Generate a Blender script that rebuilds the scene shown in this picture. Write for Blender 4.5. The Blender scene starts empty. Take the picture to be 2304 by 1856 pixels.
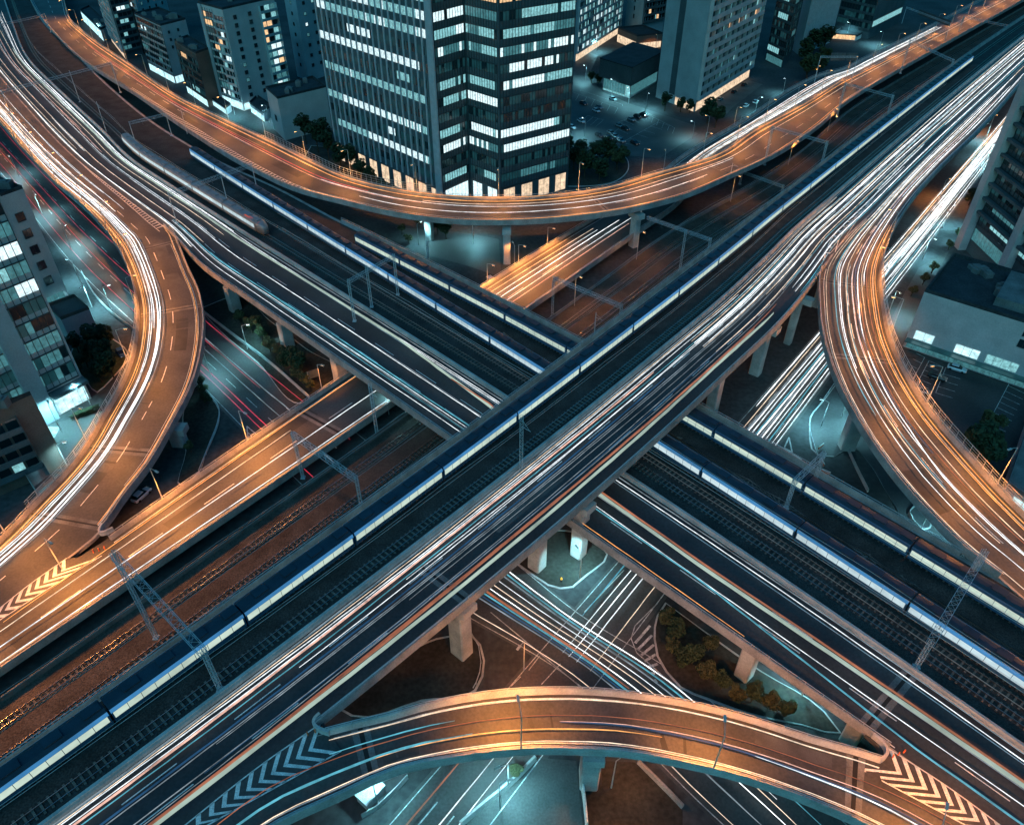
import bpy, math, random
from math import radians as R_
C_=bpy.context
sc=C_.scene
col=sc.collection
# ------------------------------------------------------------------ camera
cam=bpy.data.cameras.new('camera'); co=bpy.data.objects.new('camera',cam); col.objects.link(co)
co.location=(0,0,110); co.rotation_euler=(R_(50.5),0,0)
cam.sensor_width=36; cam.sensor_fit='HORIZONTAL'; cam.lens=36*1700/2304; cam.clip_start=1; cam.clip_end=6000
sc.camera=co
# ------------------------------------------------------------------ world: night sky after dusk
w=bpy.data.worlds.new('World'); sc.world=w; w.use_nodes=True
nt=w.node_tree; bg=nt.nodes['Background']
sky=nt.nodes.new('ShaderNodeTexSky'); sky.sky_type='NISHITA'; sky.sun_disc=False
sky.sun_elevation=R_(1.5); sky.sun_rotation=R_(200); sky.altitude=100; sky.air_density=1.5; sky.ozone_density=4
tint=nt.nodes.new('ShaderNodeMix'); tint.data_type='RGBA'; tint.blend_type='MULTIPLY'; tint.inputs[0].default_value=1
tint.inputs[7].default_value=(.045,.74,.80,1)
nt.links.new(sky.outputs[0],tint.inputs[6]); nt.links.new(tint.outputs[2],bg.inputs[0])
bg.inputs[1].default_value=.66
sun=bpy.data.lights.new('dusk_sun','SUN'); so=bpy.data.objects.new('dusk_sun',sun); col.objects.link(so)
sun.energy=.65; sun.angle=R_(40); sun.color=(.28,.82,1); so.rotation_euler=(R_(48),0,R_(-18))  # wide teal fill, added to brighten walls facing the camera
sc.view_settings.view_transform='Standard'; sc.view_settings.look='None'; sc.view_settings.exposure=.2; sc.view_settings.gamma=1
sc.render.engine='CYCLES'
try: sc.cycles.use_denoising=True; sc.cycles.max_bounces=5; sc.cycles.diffuse_bounces=3; sc.cycles.sample_clamp_indirect=4
except Exception: pass
# ---- geometry of the traced layout

H=110.0; FPX=1700.0; PITCH=math.radians(39.5)
CP,SP=math.cos(PITCH),math.sin(PITCH)
CROP=dict(a=(140,0,.2877),b=(1240,0,.25058),c=(1640,0,.30812),e=(0,360,.28807),f=(0,740,.2881),g=(1960,180,.28811),h=(1900,580,.38006),i=(700,280,.26914),j=(400,560,.32258))
def px(tile,x,y):
    if tile=='d': return x*1.0691,y*1.0691
    if tile in CROP:
        ox,oy,k=CROP[tile]; return ox+x*k,oy+y*k
    k=int(tile)-1
    return 768*(k%3)+x*.35721, 618*(k//3)+y*.35714
def P(tile,x,y,z=0.0):
    X,Y=px(tile,x,y)
    a=(X-1152)/FPX; b=-(Y-928)/FPX
    dx=a; dy=CP+b*SP; dz=-SP+b*CP
    t=(z-H)/dz
    return (dx*t,dy*t,z)
def proj(p):
    x,y,z=p[0],p[1],p[2]-H
    zc=y*CP-z*SP; yc=y*SP+z*CP
    return (1152+FPX*x/zc, 928-FPX*yc/zc)
def zlerp(prof,t):
    if isinstance(prof,(int,float)): return prof
    if t<=prof[0][0]: return prof[0][1]
    for (a,za),(b,zb) in zip(prof,prof[1:]):
        if t<=b:
            k=(t-a)/(b-a); k=k*k*(3-2*k)
            return za+(zb-za)*k
    return prof[-1][1]
def cat(pts,step):
    q=[pts[0]]
    for p in pts[1:]:
        if math.dist(p,q[-1])>.6: q.append(p)
    pts=q
    n=len(pts); out=[]
    for i in range(n-1):
        p0=pts[max(i-1,0)];p1=pts[i];p2=pts[i+1];p3=pts[min(i+2,n-1)]
        d=math.dist(p1,p2); m=max(1,int(round(d/step)))
        # centripetal-like: tangents scaled by chord
        def tan(a,b,c):
            da=math.dist(a,b) or 1e-6; db=math.dist(b,c) or 1e-6
            return [((b[k]-a[k])/da*db+(c[k]-b[k])/db*da)/(da+db) if da>1e-5 and db>1e-5 else 0 for k in range(len(a))]
        t1=tan(p0,p1,p2) if i>0 else [(p2[k]-p1[k])/d for k in range(len(p1))]
        t2=tan(p1,p2,p3) if i<n-2 else [(p2[k]-p1[k])/d for k in range(len(p1))]
        for j in range(m):
            t=j/m;h00=2*t**3-3*t*t+1;h10=t**3-2*t*t+t;h01=-2*t**3+3*t*t;h11=t**3-t*t
            out.append(tuple(h00*p1[k]+h10*d*t1[k]+h01*p2[k]+h11*d*t2[k] for k in range(len(p1))))
    out.append(tuple(pts[-1])); return out
def trace(segs,zprof):
    """segs: [('t',[(x,y),...]),...] -> world points with z from the profile over pixel arc fraction"""
    pp=[]
    for tile,l in segs:
        for (x,y) in l: pp.append(px(tile,x,y))
    cum=[0]
    for a,b in zip(pp,pp[1:]): cum.append(cum[-1]+math.dist(a,b))
    out=[]
    for (X,Y),c in zip(pp,cum):
        a=(X-1152)/FPX; b=-(Y-928)/FPX
        dy=CP+b*SP; dz=-SP+b*CP; z=zlerp(zprof,c/cum[-1]); t=(z-H)/dz
        out.append((a*t,dy*t,z))
    return out
def smooth(v,k=2):
    n=len(v)
    for _ in range(k):
        w=v[:]
        for i in range(1,n-1): w[i]=(v[i-1]+2*v[i]+v[i+1])/4
        v=w
    return v
class Ribbon:
    def __init__(s,left,right,step=3.0):
        L=cat(left,step); R=cat(right,step)
        def xt(a,b,d):
            l=math.dist(a,b) or 1; return tuple(a[k]+(a[k]-b[k])/l*d for k in range(3))
        R=[xt(R[0],R[1],400)]+R+[xt(R[-1],R[-2],400)]
        n=len(L)
        ts=[]
        last=0.0
        for i,p in enumerate(L):
            a=L[max(i-2,0)];b=L[min(i+2,n-1)]
            tx,ty=b[0]-a[0],b[1]-a[1]; l=math.hypot(tx,ty) or 1; tx/=l;ty/=l
            # plane through p with normal t: signed coordinate of R samples
            best=None
            for j in range(len(R)-1):
                f0=(R[j][0]-p[0])*tx+(R[j][1]-p[1])*ty
                f1=(R[j+1][0]-p[0])*tx+(R[j+1][1]-p[1])*ty
                if f0*f1<=0 and f0!=f1:
                    k=f0/(f0-f1)
                    q=(R[j][0]+(R[j+1][0]-R[j][0])*k,R[j][1]+(R[j+1][1]-R[j][1])*k)
                    d=math.dist(q,p[:2])
                    if best is None or d<best[0]: best=(d,j+k)
            if best is None:
                j=min(range(len(R)),key=lambda j:math.dist(R[j][:2],p[:2])); best=(0,float(j))
            ts.append(best[1])
        for i in range(1,n): ts[i]=max(ts[i],ts[i-1])
        ts=smooth(ts,6)
        def at(j):
            i=min(int(j),len(R)-2); k=j-i
            return tuple(R[i][c]+(R[i+1][c]-R[i][c])*k for c in range(3))
        s.L=L; s.R=[at(t) for t in ts]; s.n=n
        s.cum=[0]
        for i in range(1,n):
            m0=[(s.L[i-1][c]+s.R[i-1][c])/2 for c in range(3)];m1=[(s.L[i][c]+s.R[i][c])/2 for c in range(3)]
            s.cum.append(s.cum[-1]+math.dist(m0,m1))
        s.len=s.cum[-1]
    def locate2(s,p):
        i=min(range(s.n),key=lambda i:min(math.dist(s.pt(i,u)[:2],p[:2]) for u in (0,.25,.5,.75,1)))
        a=s.pt(i,0);b=s.pt(i,1);w=math.dist(a[:2],b[:2]) or 1
        return ((p[0]-a[0])*(b[0]-a[0])+(p[1]-a[1])*(b[1]-a[1]))/w/w
    def idx(s,d):
        d=min(max(d,0),s.len)
        lo,hi=0,s.n-1
        while hi-lo>1:
            m=(lo+hi)//2
            if s.cum[m]<=d: lo=m
            else: hi=m
        g=s.cum[hi]-s.cum[lo]
        return lo+((d-s.cum[lo])/g if g else 0)
    def pt(s,i,u,off=0.0,dz=0.0):
        a=min(int(i),s.n-2);k=i-a
        l=[s.L[a][c]+(s.L[a+1][c]-s.L[a][c])*k for c in range(3)]
        r=[s.R[a][c]+(s.R[a+1][c]-s.R[a][c])*k for c in range(3)]
        wx,wy=r[0]-l[0],r[1]-l[1]; w=math.hypot(wx,wy) or 1
        return (l[0]+wx*u+wx/w*off, l[1]+wy*u+wy/w*off, l[2]+(r[2]-l[2])*(u+off/w)+dz)
    def width(s,i):
        a=s.pt(i,0);b=s.pt(i,1);return math.dist(a,b)
    def locate(s,tile,x,y,dz=0.0):
        """(s metres,u) of a pixel lying dz above the ribbon"""
        X,Y=px(tile,x,y);best=None
        for i in range(s.n):
            # refine by searching u where projection nearest
            a=proj(s.pt(i,0,0,dz));b=proj(s.pt(i,1,0,dz))
            vx,vy=b[0]-a[0],b[1]-a[1];l=vx*vx+vy*vy or 1
            u=((X-a[0])*vx+(Y-a[1])*vy)/l
            d=math.hypot(a[0]+vx*u-X,a[1]+vy*u-Y)
            if best is None or d<best[0]: best=(d,s.cum[i],u)
        return best
def fit(pts,deg=2,n=None):
    """slide nearly straight traced points onto a smooth polynomial in their own long axis"""
    a,b=pts[0],pts[-1]; l=math.dist(a[:2],b[:2]); tx,ty=(b[0]-a[0])/l,(b[1]-a[1])/l
    q=[((p[0]-a[0])*tx+(p[1]-a[1])*ty,-(p[0]-a[0])*ty+(p[1]-a[1])*tx,p[2]) for p in pts]
    k=deg+1; Mx=[[sum((u/l)**(i+j) for u,_,_ in q) for j in range(k)]+[sum(v*(u/l)**i for u,v,_ in q)] for i in range(k)]
    for i in range(k):
        pv=max(range(i,k),key=lambda r:abs(Mx[r][i])); Mx[i],Mx[pv]=Mx[pv],Mx[i]
        for r in range(k):
            if r!=i:
                f=Mx[r][i]/Mx[i][i]
                for c in range(i,k+1): Mx[r][c]-=f*Mx[i][c]
    co=[Mx[i][k]/Mx[i][i] for i in range(k)]
    out=[]
    for u,v,z in q:
        w=sum(co[i]*(u/l)**i for i in range(k)); out.append((a[0]+tx*u-ty*w,a[1]+ty*u+tx*w,z))
    return out
def offs(pts,d):
    """parallel of a polyline, d metres to its left"""
    out=[]
    for i,p in enumerate(pts):
        a=pts[max(i-1,0)];b=pts[min(i+1,len(pts)-1)]; l=math.dist(a[:2],b[:2]) or 1
        out.append((p[0]-(b[1]-a[1])/l*d,p[1]+(b[0]-a[0])/l*d,p[2]))
    return out

def hat(p,tile,x,y):
    """height at which the vertical through ground point p passes nearest the pixel"""
    X,Y=px(tile,x,y); lo,hi=-5.0,108.0; best=None
    for k in range(400):
        z=lo+(hi-lo)*k/399; q=proj((p[0],p[1],z)); d=abs(q[1]-Y)
        if best is None or d<best[0]: best=(d,z,q[0]-X)
    return best[1]
RB={}
def rib(name,l,r,step=3.0): RB[name]=Ribbon(l,r,step); return RB[name]
def edge(rb,u,i0,i1,n=14):
    return [rb.pt(i0+(i1-i0)*k/(n-1),u) for k in range(n)]
def ext(pts,d0=0,d1=0):
    def e(a,b,d):
        l=math.dist(a,b); return tuple(a[k]+(a[k]-b[k])/l*d for k in range(3))
    if d0: pts=[e(pts[0],pts[1],d0)]+pts
    if d1: pts=pts+[e(pts[-1],pts[-2],d1)]
    return pts
# A upper viaduct, bottom-left -> top-right
A=rib('A',ext(fit(trace([('7',[(-400,1640),(0,1372),(1250,548)]),('5',[(180,1470),(700,1060),(1300,630),(1760,280)]),('3',[(620,1215),(900,1020),(1300,735),(1840,325),(2150,110)])],16),3),60,260),
    ext(fit(trace([('7',[(150,2560),(1140,1750),(1990,1075)]),('8',[(0,945),(830,305),(1210,10)]),('6',[(0,870),(270,622)])],16),2)+trace([('6',[(600,310)]),('3',[(880,1690),(960,1570),(1180,1345),(1500,1020),(2150,400)])],16),0,260))
# B lower viaduct, top-left -> bottom-right ; left edge NE, right edge SW
bl2=fit(trace([('2',[(0,1400),(300,1545),(650,1736)]),('5',[(1000,150),(1530,440)]),('6',[(80,845),(800,1230),(1500,1640)]),('9',[(1750,30),(2150,300)])],9.5),2)
br2=fit(trace([('1',[(1330,1690)]),('4',[(1500,130),(1900,420)]),('5',[(0,540),(500,860),(740,1030)]),('8',[(1640,0),(2150,330)]),('9',[(640,790),(1110,1115),(1300,1230),(1700,1510),(2000,1720)])],9.5),2)
B=rib('B',ext(trace([('1',[(130,-200),(195,0),(290,160),(450,310),(700,560),(1000,800),(1400,1030),(1750,1190)])],9.5)+bl2,0,70),
    ext(trace([('1',[(-520,-200),(-400,-20),(-120,330),(120,620),(540,1050),(850,1290),(1050,1440)])],9.5)+br2,0,70))
# C low orange road, bottom-left -> top-right ; left edge NW
zc=[(0,4),(.55,4),(.8,8),(1,8)]
def zC(p): return zlerp([(0,4.0),(215,4.0),(330,8.0)],p[1])
def zfix(pts): # raise the far end of the low road up to the ramp it joins, keeping its line of sight
    out=[]
    for p in pts:
        z=4.0
        for _ in range(6):
            k=(110-z)/(110-4.0); q=(p[0]*k,p[1]*k); z=zlerp([(0,4.0),(225,4.0),(345,8.0)],q[1])
        out.append((p[0]*k,p[1]*k,z))
    return out
cl=fit(trace([('7',[(0,440),(540,90)]),('4',[(1250,1262),(1660,995),(2150,680)]),('5',[(910,90)]),('2',[(1250,1590),(1480,1455),(1850,1235)])],4),2)
cr=fit(trace([('7',[(0,780),(560,385),(1100,20)]),('4',[(1880,1170),(2150,1010)]),('5',[(220,900),(1180,220),(1500,10)]),('2',[(1860,1460),(2100,1290)])],4),2)
C=rib('C',ext(zfix(cl+trace([('3',[(0,1000),(400,760),(730,545),(870,480),(1010,445),(1110,395),(1400,255),(1850,20)])],4)),60,250),
    ext(zfix(cr+trace([('3',[(170,1030),(450,845),(800,650),(1010,520),(1130,455),(1500,265),(1850,80)])],4)),60,250))
# paths of the trains on the lower viaduct (traced along their lit sides)
q2=fit(trace([('1',[(1200,960),(1400,1100),(1700,1290),(2000,1460),(2150,1570)]),('5',[(280,20),(600,200),(900,390),(1290,630)]),('6',[(0,1190),(400,1430),(850,1736)]),('9',[(1200,240),(1600,480),(2150,850)])],11.85),3)
q3=fit(trace([('5',[(530,0),(850,180),(1100,310),(1460,510)]),('6',[(30,910),(400,1140),(800,1350),(1200,1580)]),('9',[(1380,0),(1700,190),(2150,460)])],11.85),2)
q2=[(x,y,9.5) for x,y,z in ext(q2,0,60)]; q3=[(x,y,9.5) for x,y,z in ext(q3,30,60)]
T2=rib('T2',offs(q2,2.95),q2); T3=rib('T3',offs(q3,2.95),q3)
# E top ramp, top-left -> right ; left edge N
ze=[(0,9.5),(.12,9.5),(.42,13),(.56,14),(.68,12.5),(.82,8.4),(1,8.02)]
E_=rib('E',ext(trace([('1',[(350,-150),(400,0),(440,130),(560,240),(850,440),(1150,640),(1450,785),(1750,925),(2000,1050)]),('2',[(0,1120),(400,1220),(800,1258),(1200,1255),(1600,1210),(2000,1100)]),('3',[(0,1060),(170,1010),(450,835),(800,645),(1010,515),(1130,455),(1500,265),(1850,80)])],ze),150,250),
    ext(trace([('1',[(150,-150),(195,0),(310,170),(560,410),(850,590),(1200,830),(1600,1070),(1900,1205)]),('2',[(0,1270),(400,1360),(700,1395),(1000,1402),(1300,1390),(1600,1360),(2150,1240)]),('3',[(300,1110),(530,1005),(850,800),(1010,660),(1290,485),(1500,365),(2000,85)])],ze),150,250))
# F right ramp, top-right -> bottom-right ; left edge W
ia=A.n-1
def nearest(rb,p,u=1):
    return min(range(rb.n),key=lambda i:math.dist(rb.pt(i,u)[:2],p[:2]))
ga=nearest(A,P('3',880,1690,16))
zf=[(0,16),(.1,16),(.85,9.52),(1,9.52)]
fl=[A.pt(i,1,0,.0) for i in range(A.n-1,ga,-6)]+trace([('3',[(880,1690)]),('6',[(868,200),(890,400),(955,620),(1090,900),(1250,1150),(1450,1400),(1600,1560),(1780,1736)]),('9',[(2000,170),(2150,300),(2700,760)])],zf)
fr=ext(trace([('3',[(2150,500),(1850,840),(1600,1080),(1420,1290),(1300,1500)])],16),240)+trace([('6',[(1235,0),(1250,200),(1300,430),(1420,680),(1550,880),(1800,1170),(2000,1390),(2150,1540),(2500,1900),(2750,2140)])],[(0,16),(.05,16),(.8,9.52),(1,9.52)])
F=rib('F',fl,fr)
# D left loop, top-left -> bottom-left ; left edge (outer, W), right edge (inner, E)
gb=nearest(B,P('1',1050,1440,9.5))
zd=[(0,9.5),(.08,9.3),(.58,4.02),(1,4.02)]; zdr=[(0,9.5),(.12,9.3),(.66,4.02),(1,4.02)]
dl=ext(trace([('1',[(-760,-200),(-620,0),(-300,430),(0,770),(330,1130),(600,1370),(760,1580),(830,1736)])],9.5),150)+trace([('4',[(862,120),(880,260),(872,380),(840,550),(760,740),(680,880),(560,1090),(400,1290),(250,1440),(60,1640),(-300,1960),(-500,2130)])],zd)
dr=[B.pt(i,1) for i in range(0,gb,6)]+trace([('1',[(1060,1440),(1125,1560)]),('4',[(1195,0),(1232,75),(1257,150),(1272,230),(1278,320),(1272,420),(1255,530),(1200,720),(1080,950),(930,1210),(780,1400),(640,1600)]),('7',[(360,100),(0,390),(-400,740)])],zdr)
D=rib('D',dl,dr)
# G bottom ramp, bottom-left -> bottom-right ; left edge N (inner), right edge S
g0=nearest(A,P('7',1990,1075,16)); g1=nearest(B,P('9',1250,1250,9.5))
zg=[(0,16),(.08,16),(.85,9.52),(1,9.52)]
gl=[A.pt(i,1) for i in range(0,g0-1,5)]+trace([('7',[(2063,1172)]),('8',[(118,1120),(300,1078),(500,1020),(900,942),(1300,912),(1600,917),(2000,962)]),('9',[(0,988),(400,1085),(800,1215),(1240,1345)])],zg)+[B.pt(i,1) for i in range(g1+5,B.n,5)]
gr=ext(trace([('7',[(1000,2290),(1700,1750),(2150,1540)]),('8',[(300,1395),(700,1310),(1000,1268),(1250,1253),(1500,1258),(1800,1275)]),('9',[(0,1340),(300,1410),(600,1505),(900,1620),(1150,1730),(1600,1990),(2200,2400)])],zg),40,40)
G=rib('G',gl,gr)
# ground streets
S1=rib('S1',[P('1',-300,200),P('1',300,1080),P('4',1280,215),P('4',1700,560),P('4',2150,900),P('8',1130,90),P('8',1500,390),P('9',0,790),P('9',700,1400),P('9',1300,1950)],
    [P('1',-900,500),P('1',-200,900),P('4',560,60),P('4',1240,690),P('4',1720,1180),P('8',560,300),P('8',1480,860),P('9',100,1620),P('9',400,1900)])
S2=rib('S2',ext(fit([P('8',450,1450),P('8',900,1090),P('8',1400,520),P('8',1780,130),P('6',250,930),P('6',860,290),P('g',110,1290),P('g',300,1110),P('g',520,900),P('g',800,560),P('g',1110,250)],1),60,250),
    ext(fit([P('8',1300,1300),P('8',1950,520),P('9',200,-250),P('6',600,1150),P('6',800,850),P('6',960,680),P('g',90,1720),P('g',330,1430),P('g',560,1150),P('g',760,900),P('g',1000,560)],1),60,250))
# median wall of the lower viaduct and the standing train beside it
wl=trace([('1',[(-60,-250),(30,0),(80,150),(200,400),(340,540),(500,690),(650,830)])],9.8)+fit(trace([('1',[(850,1000),(1060,1170),(1400,1400),(1800,1640)]),('5',[(200,180),(560,430),(850,640),(1060,800)]),('5',[(1830,1290)]),('9',[(300,0),(700,270),(1000,440),(1500,760),(2150,1200)])],10.3),3)
wl=[(x,y,9.5) for x,y,z in ext(wl,0,60)]
BR=rib('BR',wl,ext(trace([('1',[(-520,-200),(-400,-20),(-120,330),(120,620),(540,1050),(850,1290),(1050,1440)])],9.5)+br2,0,70))
q4=[(x,y,9.5) for x,y,z in fit(trace([('1',[(770,880),(1000,1035),(1200,1175),(1500,1375),(1640,1465)])],11.3),1)]
TD=rib('TD',offs(wl,5.45),offs(wl,2.5))
# ------------------------------------------------------------------ helpers
rnd=random.Random(7)
class MB:
    def __init__(s): s.v=[];s.f=[];s.m=[]
    def quad(s,a,b,c,d,m=0):
        n=len(s.v); s.v+=[a,b,c,d]; s.f.append((n,n+1,n+2,n+3)); s.m.append(m)
    def poly(s,pts,m=0):
        n=len(s.v); s.v+=list(pts); s.f.append(tuple(range(n,n+len(pts)))); s.m.append(m)
    def prism(s,pts,z0,z1,m=0,mt=None,bottom=False):
        n=len(s.v);k=len(pts)
        s.v+=[(p[0],p[1],z0) for p in pts]+[(p[0],p[1],z1) for p in pts]
        for i in range(k):
            j=(i+1)%k; s.f.append((n+i,n+j,n+k+j,n+k+i)); s.m.append(m)
        s.f.append(tuple(range(n+k,n+2*k))); s.m.append(m if mt is None else mt)
        if bottom: s.f.append(tuple(reversed(range(n,n+k)))); s.m.append(m)
    def box(s,c,x,y,hx,hy,z0,z1,ang=0,m=0):
        ca,sa=math.cos(ang),math.sin(ang)
        q=[(c[0]+(x+dx)*ca-(y+dy)*sa,c[1]+(x+dx)*sa+(y+dy)*ca) for dx,dy in((-hx,-hy),(hx,-hy),(hx,hy),(-hx,hy))]
        s.prism(q,z0,z1,m,bottom=True)
    def tube(s,a,b,r,r2=None,n=5,m=0):
        r2=r if r2 is None else r2
        d=[b[i]-a[i] for i in range(3)]; l=math.sqrt(sum(x*x for x in d)) or 1; d=[x/l for x in d]
        h=(0,0,1) if abs(d[2])<.9 else (1,0,0)
        u=[d[1]*h[2]-d[2]*h[1],d[2]*h[0]-d[0]*h[2],d[0]*h[1]-d[1]*h[0]]; q=math.sqrt(sum(x*x for x in u)); u=[x/q for x in u]
        v=[d[1]*u[2]-d[2]*u[1],d[2]*u[0]-d[0]*u[2],d[0]*u[1]-d[1]*u[0]]
        k=len(s.v)
        for p,rr in((a,r),(b,r2)):
            for i in range(n):
                t=2*math.pi*(i+.5)/n; c_,s_=math.cos(t)*rr,math.sin(t)*rr
                s.v.append(tuple(p[j]+u[j]*c_+v[j]*s_ for j in range(3)))
        for i in range(n):
            j=(i+1)%n; s.f.append((k+i,k+j,k+n+j,k+n+i)); s.m.append(m)
        s.f.append(tuple(range(k+n,k+2*n))); s.m.append(m); s.f.append(tuple(reversed(range(k,k+n)))); s.m.append(m)
    def sweep(s,rows,closed=True,caps=True,m=0):
        """rows: list of rings of points"""
        n=len(s.v);k=len(rows[0])
        for r in rows: s.v+=r
        for i in range(len(rows)-1):
            for j in range(k if closed else k-1):
                jj=(j+1)%k
                s.f.append((n+i*k+j,n+i*k+jj,n+(i+1)*k+jj,n+(i+1)*k+j)); s.m.append(m)
        if caps and closed:
            s.f.append(tuple(reversed(range(n,n+k)))); s.m.append(m)
            s.f.append(tuple(range(n+(len(rows)-1)*k,n+len(rows)*k))); s.m.append(m)
    def build(s,name,mats,parent=None,smooth=False):
        me=bpy.data.meshes.new(name); me.from_pydata(s.v,[],s.f)
        if not isinstance(mats,(list,tuple)): mats=[mats]
        for x in mats: me.materials.append(x)
        if len(mats)>1: me.polygons.foreach_set('material_index',s.m)
        if smooth: me.polygons.foreach_set('use_smooth',[True]*len(s.f))
        me.update()
        o=bpy.data.objects.new(name,me); col.objects.link(o)
        if parent is not None: o.parent=parent
        return o
def tag(o,label=None,cat=None,group=None,kind=None):
    if label: o['label']=label
    if cat: o['category']=cat
    if group: o['group']=group
    if kind: o['kind']=kind
    return o
def empty(name,loc=(0,0,0),label=None,cat=None,group=None,rz=0):
    o=bpy.data.objects.new(name,None); col.objects.link(o); o.location=loc; o.rotation_euler=(0,0,rz); o.empty_display_size=.5
    return tag(o,label,cat,group)
def copy_tree(o,parent=None):
    c=o.copy(); col.objects.link(c)
    if parent is not None: c.parent=parent
    for ch in list(o.children): copy_tree(ch,c)
    return c
# ------------------------------------------------------------------ materials
def mat(name,c,rough=.8,metal=0,var=.25,scale=.6,var2=.15,scale2=8,spec=.3,stretch=None,bump=0):
    m=bpy.data.materials.new(name); m.use_nodes=True; t=m.node_tree; b=t.nodes['Principled BSDF']
    b.inputs['Roughness'].default_value=rough; b.inputs['Metallic'].default_value=metal; b.inputs['Specular IOR Level'].default_value=spec
    if not var: b.inputs['Base Color'].default_value=(*c,1); return m
    tc=t.nodes.new('ShaderNodeNewGeometry')
    n1=t.nodes.new('ShaderNodeTexNoise'); n1.inputs['Scale'].default_value=scale; n1.inputs['Detail'].default_value=6
    n2=t.nodes.new('ShaderNodeTexNoise'); n2.inputs['Scale'].default_value=scale2; n2.inputs['Detail'].default_value=3
    if stretch:
        mp=t.nodes.new('ShaderNodeMapping'); mp.inputs['Scale'].default_value=stretch; t.links.new(tc.outputs['Position'],mp.inputs[0])
        t.links.new(mp.outputs[0],n1.inputs[0]); t.links.new(mp.outputs[0],n2.inputs[0])
    else:
        t.links.new(tc.outputs['Position'],n1.inputs[0]); t.links.new(tc.outputs['Position'],n2.inputs[0])
    def ramp(n,v):
        r=t.nodes.new('ShaderNodeMapRange'); r.inputs[1].default_value=.3; r.inputs[2].default_value=.7
        r.inputs[3].default_value=1-v; r.inputs[4].default_value=1+v; t.links.new(n.outputs[0],r.inputs[0]); return r
    r1=ramp(n1,var); r2=ramp(n2,var2)
    mu=t.nodes.new('ShaderNodeMath'); mu.operation='MULTIPLY'; t.links.new(r1.outputs[0],mu.inputs[0]); t.links.new(r2.outputs[0],mu.inputs[1])
    vm=t.nodes.new('ShaderNodeVectorMath'); vm.operation='SCALE'; vm.inputs[0].default_value=c; t.links.new(mu.outputs[0],vm.inputs['Scale'])
    t.links.new(vm.outputs[0],b.inputs['Base Color'])
    if bump:
        bp=t.nodes.new('ShaderNodeBump'); bp.inputs['Strength'].default_value=bump; bp.inputs['Distance'].default_value=.1
        t.links.new(n2.outputs[0],bp.inputs['Height']); t.links.new(bp.outputs[0],b.inputs['Normal'])
    return m
def glow(name,c,s,var=0,scale=.08,base=(.02,.02,.02),sample=True):
    m=bpy.data.materials.new(name); m.use_nodes=True; t=m.node_tree; b=t.nodes['Principled BSDF']
    b.inputs['Base Color'].default_value=(*base,1); b.inputs['Emission Color'].default_value=(*c,1); b.inputs['Emission Strength'].default_value=s
    b.inputs['Roughness'].default_value=.3
    if var:
        tc=t.nodes.new('ShaderNodeNewGeometry'); n1=t.nodes.new('ShaderNodeTexNoise'); n1.inputs['Scale'].default_value=scale; n1.inputs['Detail'].default_value=5; n1.inputs['Roughness'].default_value=.75
        t.links.new(tc.outputs['Position'],n1.inputs[0])
        r=t.nodes.new('ShaderNodeMapRange'); r.inputs[1].default_value=.32; r.inputs[2].default_value=.68; r.inputs[3].default_value=s*(1-var); r.inputs[4].default_value=s*(1+var)
        t.links.new(n1.outputs[0],r.inputs[0]); t.links.new(r.outputs[0],b.inputs['Emission Strength'])
    if not sample: m.cycles.emission_sampling='NONE'
    return m
M={}
M['asphalt']=mat('asphalt',(.066,.064,.062),.62,var=.32,scale=.12,var2=.22,scale2=2.5,spec=.45)
M['asphalt_dark']=mat('asphalt_dark',(.038,.040,.042),.6,var=.35,scale=.1,var2=.25,scale2=2,spec=.45)
M['concrete']=mat('concrete',(.30,.29,.28),.85,var=.3,scale=.35,var2=.18,scale2=4)
M['concrete_dark']=mat('concrete_dark',(.15,.15,.15),.9,var=.35,scale=.3,var2=.2,scale2=4)
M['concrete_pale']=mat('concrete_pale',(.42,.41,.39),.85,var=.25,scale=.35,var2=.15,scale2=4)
M['ballast']=mat('ballast',(.062,.052,.044),.95,var=.4,scale=.25,var2=.5,scale2=4,bump=.6)
M['ballast_dark']=mat('ballast_dark',(.032,.034,.034),.95,var=.4,scale=.25,var2=.5,scale2=4,bump=.6)
M['rail']=mat('rail_steel',(.42,.38,.35),.32,1,var=.3,scale=.5)
M['sleeper']=mat('sleeper_concrete',(.13,.12,.105),.9)
M['paint']=mat('road_paint',(.72,.71,.68),.7,var=.2,scale=1.2,var2=.25,scale2=7)
M['paint_worn']=mat('road_paint_worn',(.5,.49,.47),.7,var=.45,scale=1.0,var2=.4,scale2=5)
M['steel']=mat('galvanised_steel',(.42,.47,.50),.5,.1,var=.2)
M['steel_dark']=mat('dark_steel',(.10,.12,.13),.5,.5,var=.2)
M['pole']=mat('lamp_pole',(.45,.44,.42),.5,.1,var=.15)
M['joint']=mat('expansion_joint',(.02,.02,.02),.7)
M['earth']=mat('earth',(.036,.033,.027),.95,var=.45,scale=.15,var2=.35,scale2=1.5,bump=.4)
M['leaf']=mat('foliage',(.035,.052,.022),.8,var=.45,scale=.9,var2=.3,scale2=5)
M['leaf2']=mat('foliage_olive',(.062,.065,.026),.8,var=.45,scale=.9,var2=.3,scale2=5)
M['bark']=mat('bark',(.06,.045,.03),.9)
WHITE=(.86,.95,1.0);WARM=(1,.80,.60);PINK=(1,.58,.46);CYAN=(.16,.66,.85);ORANGE=(1,.44,.13);RED=(1,.06,.13);PALE=(.66,.86,.74);BLUE=(.10,.38,.85)
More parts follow.
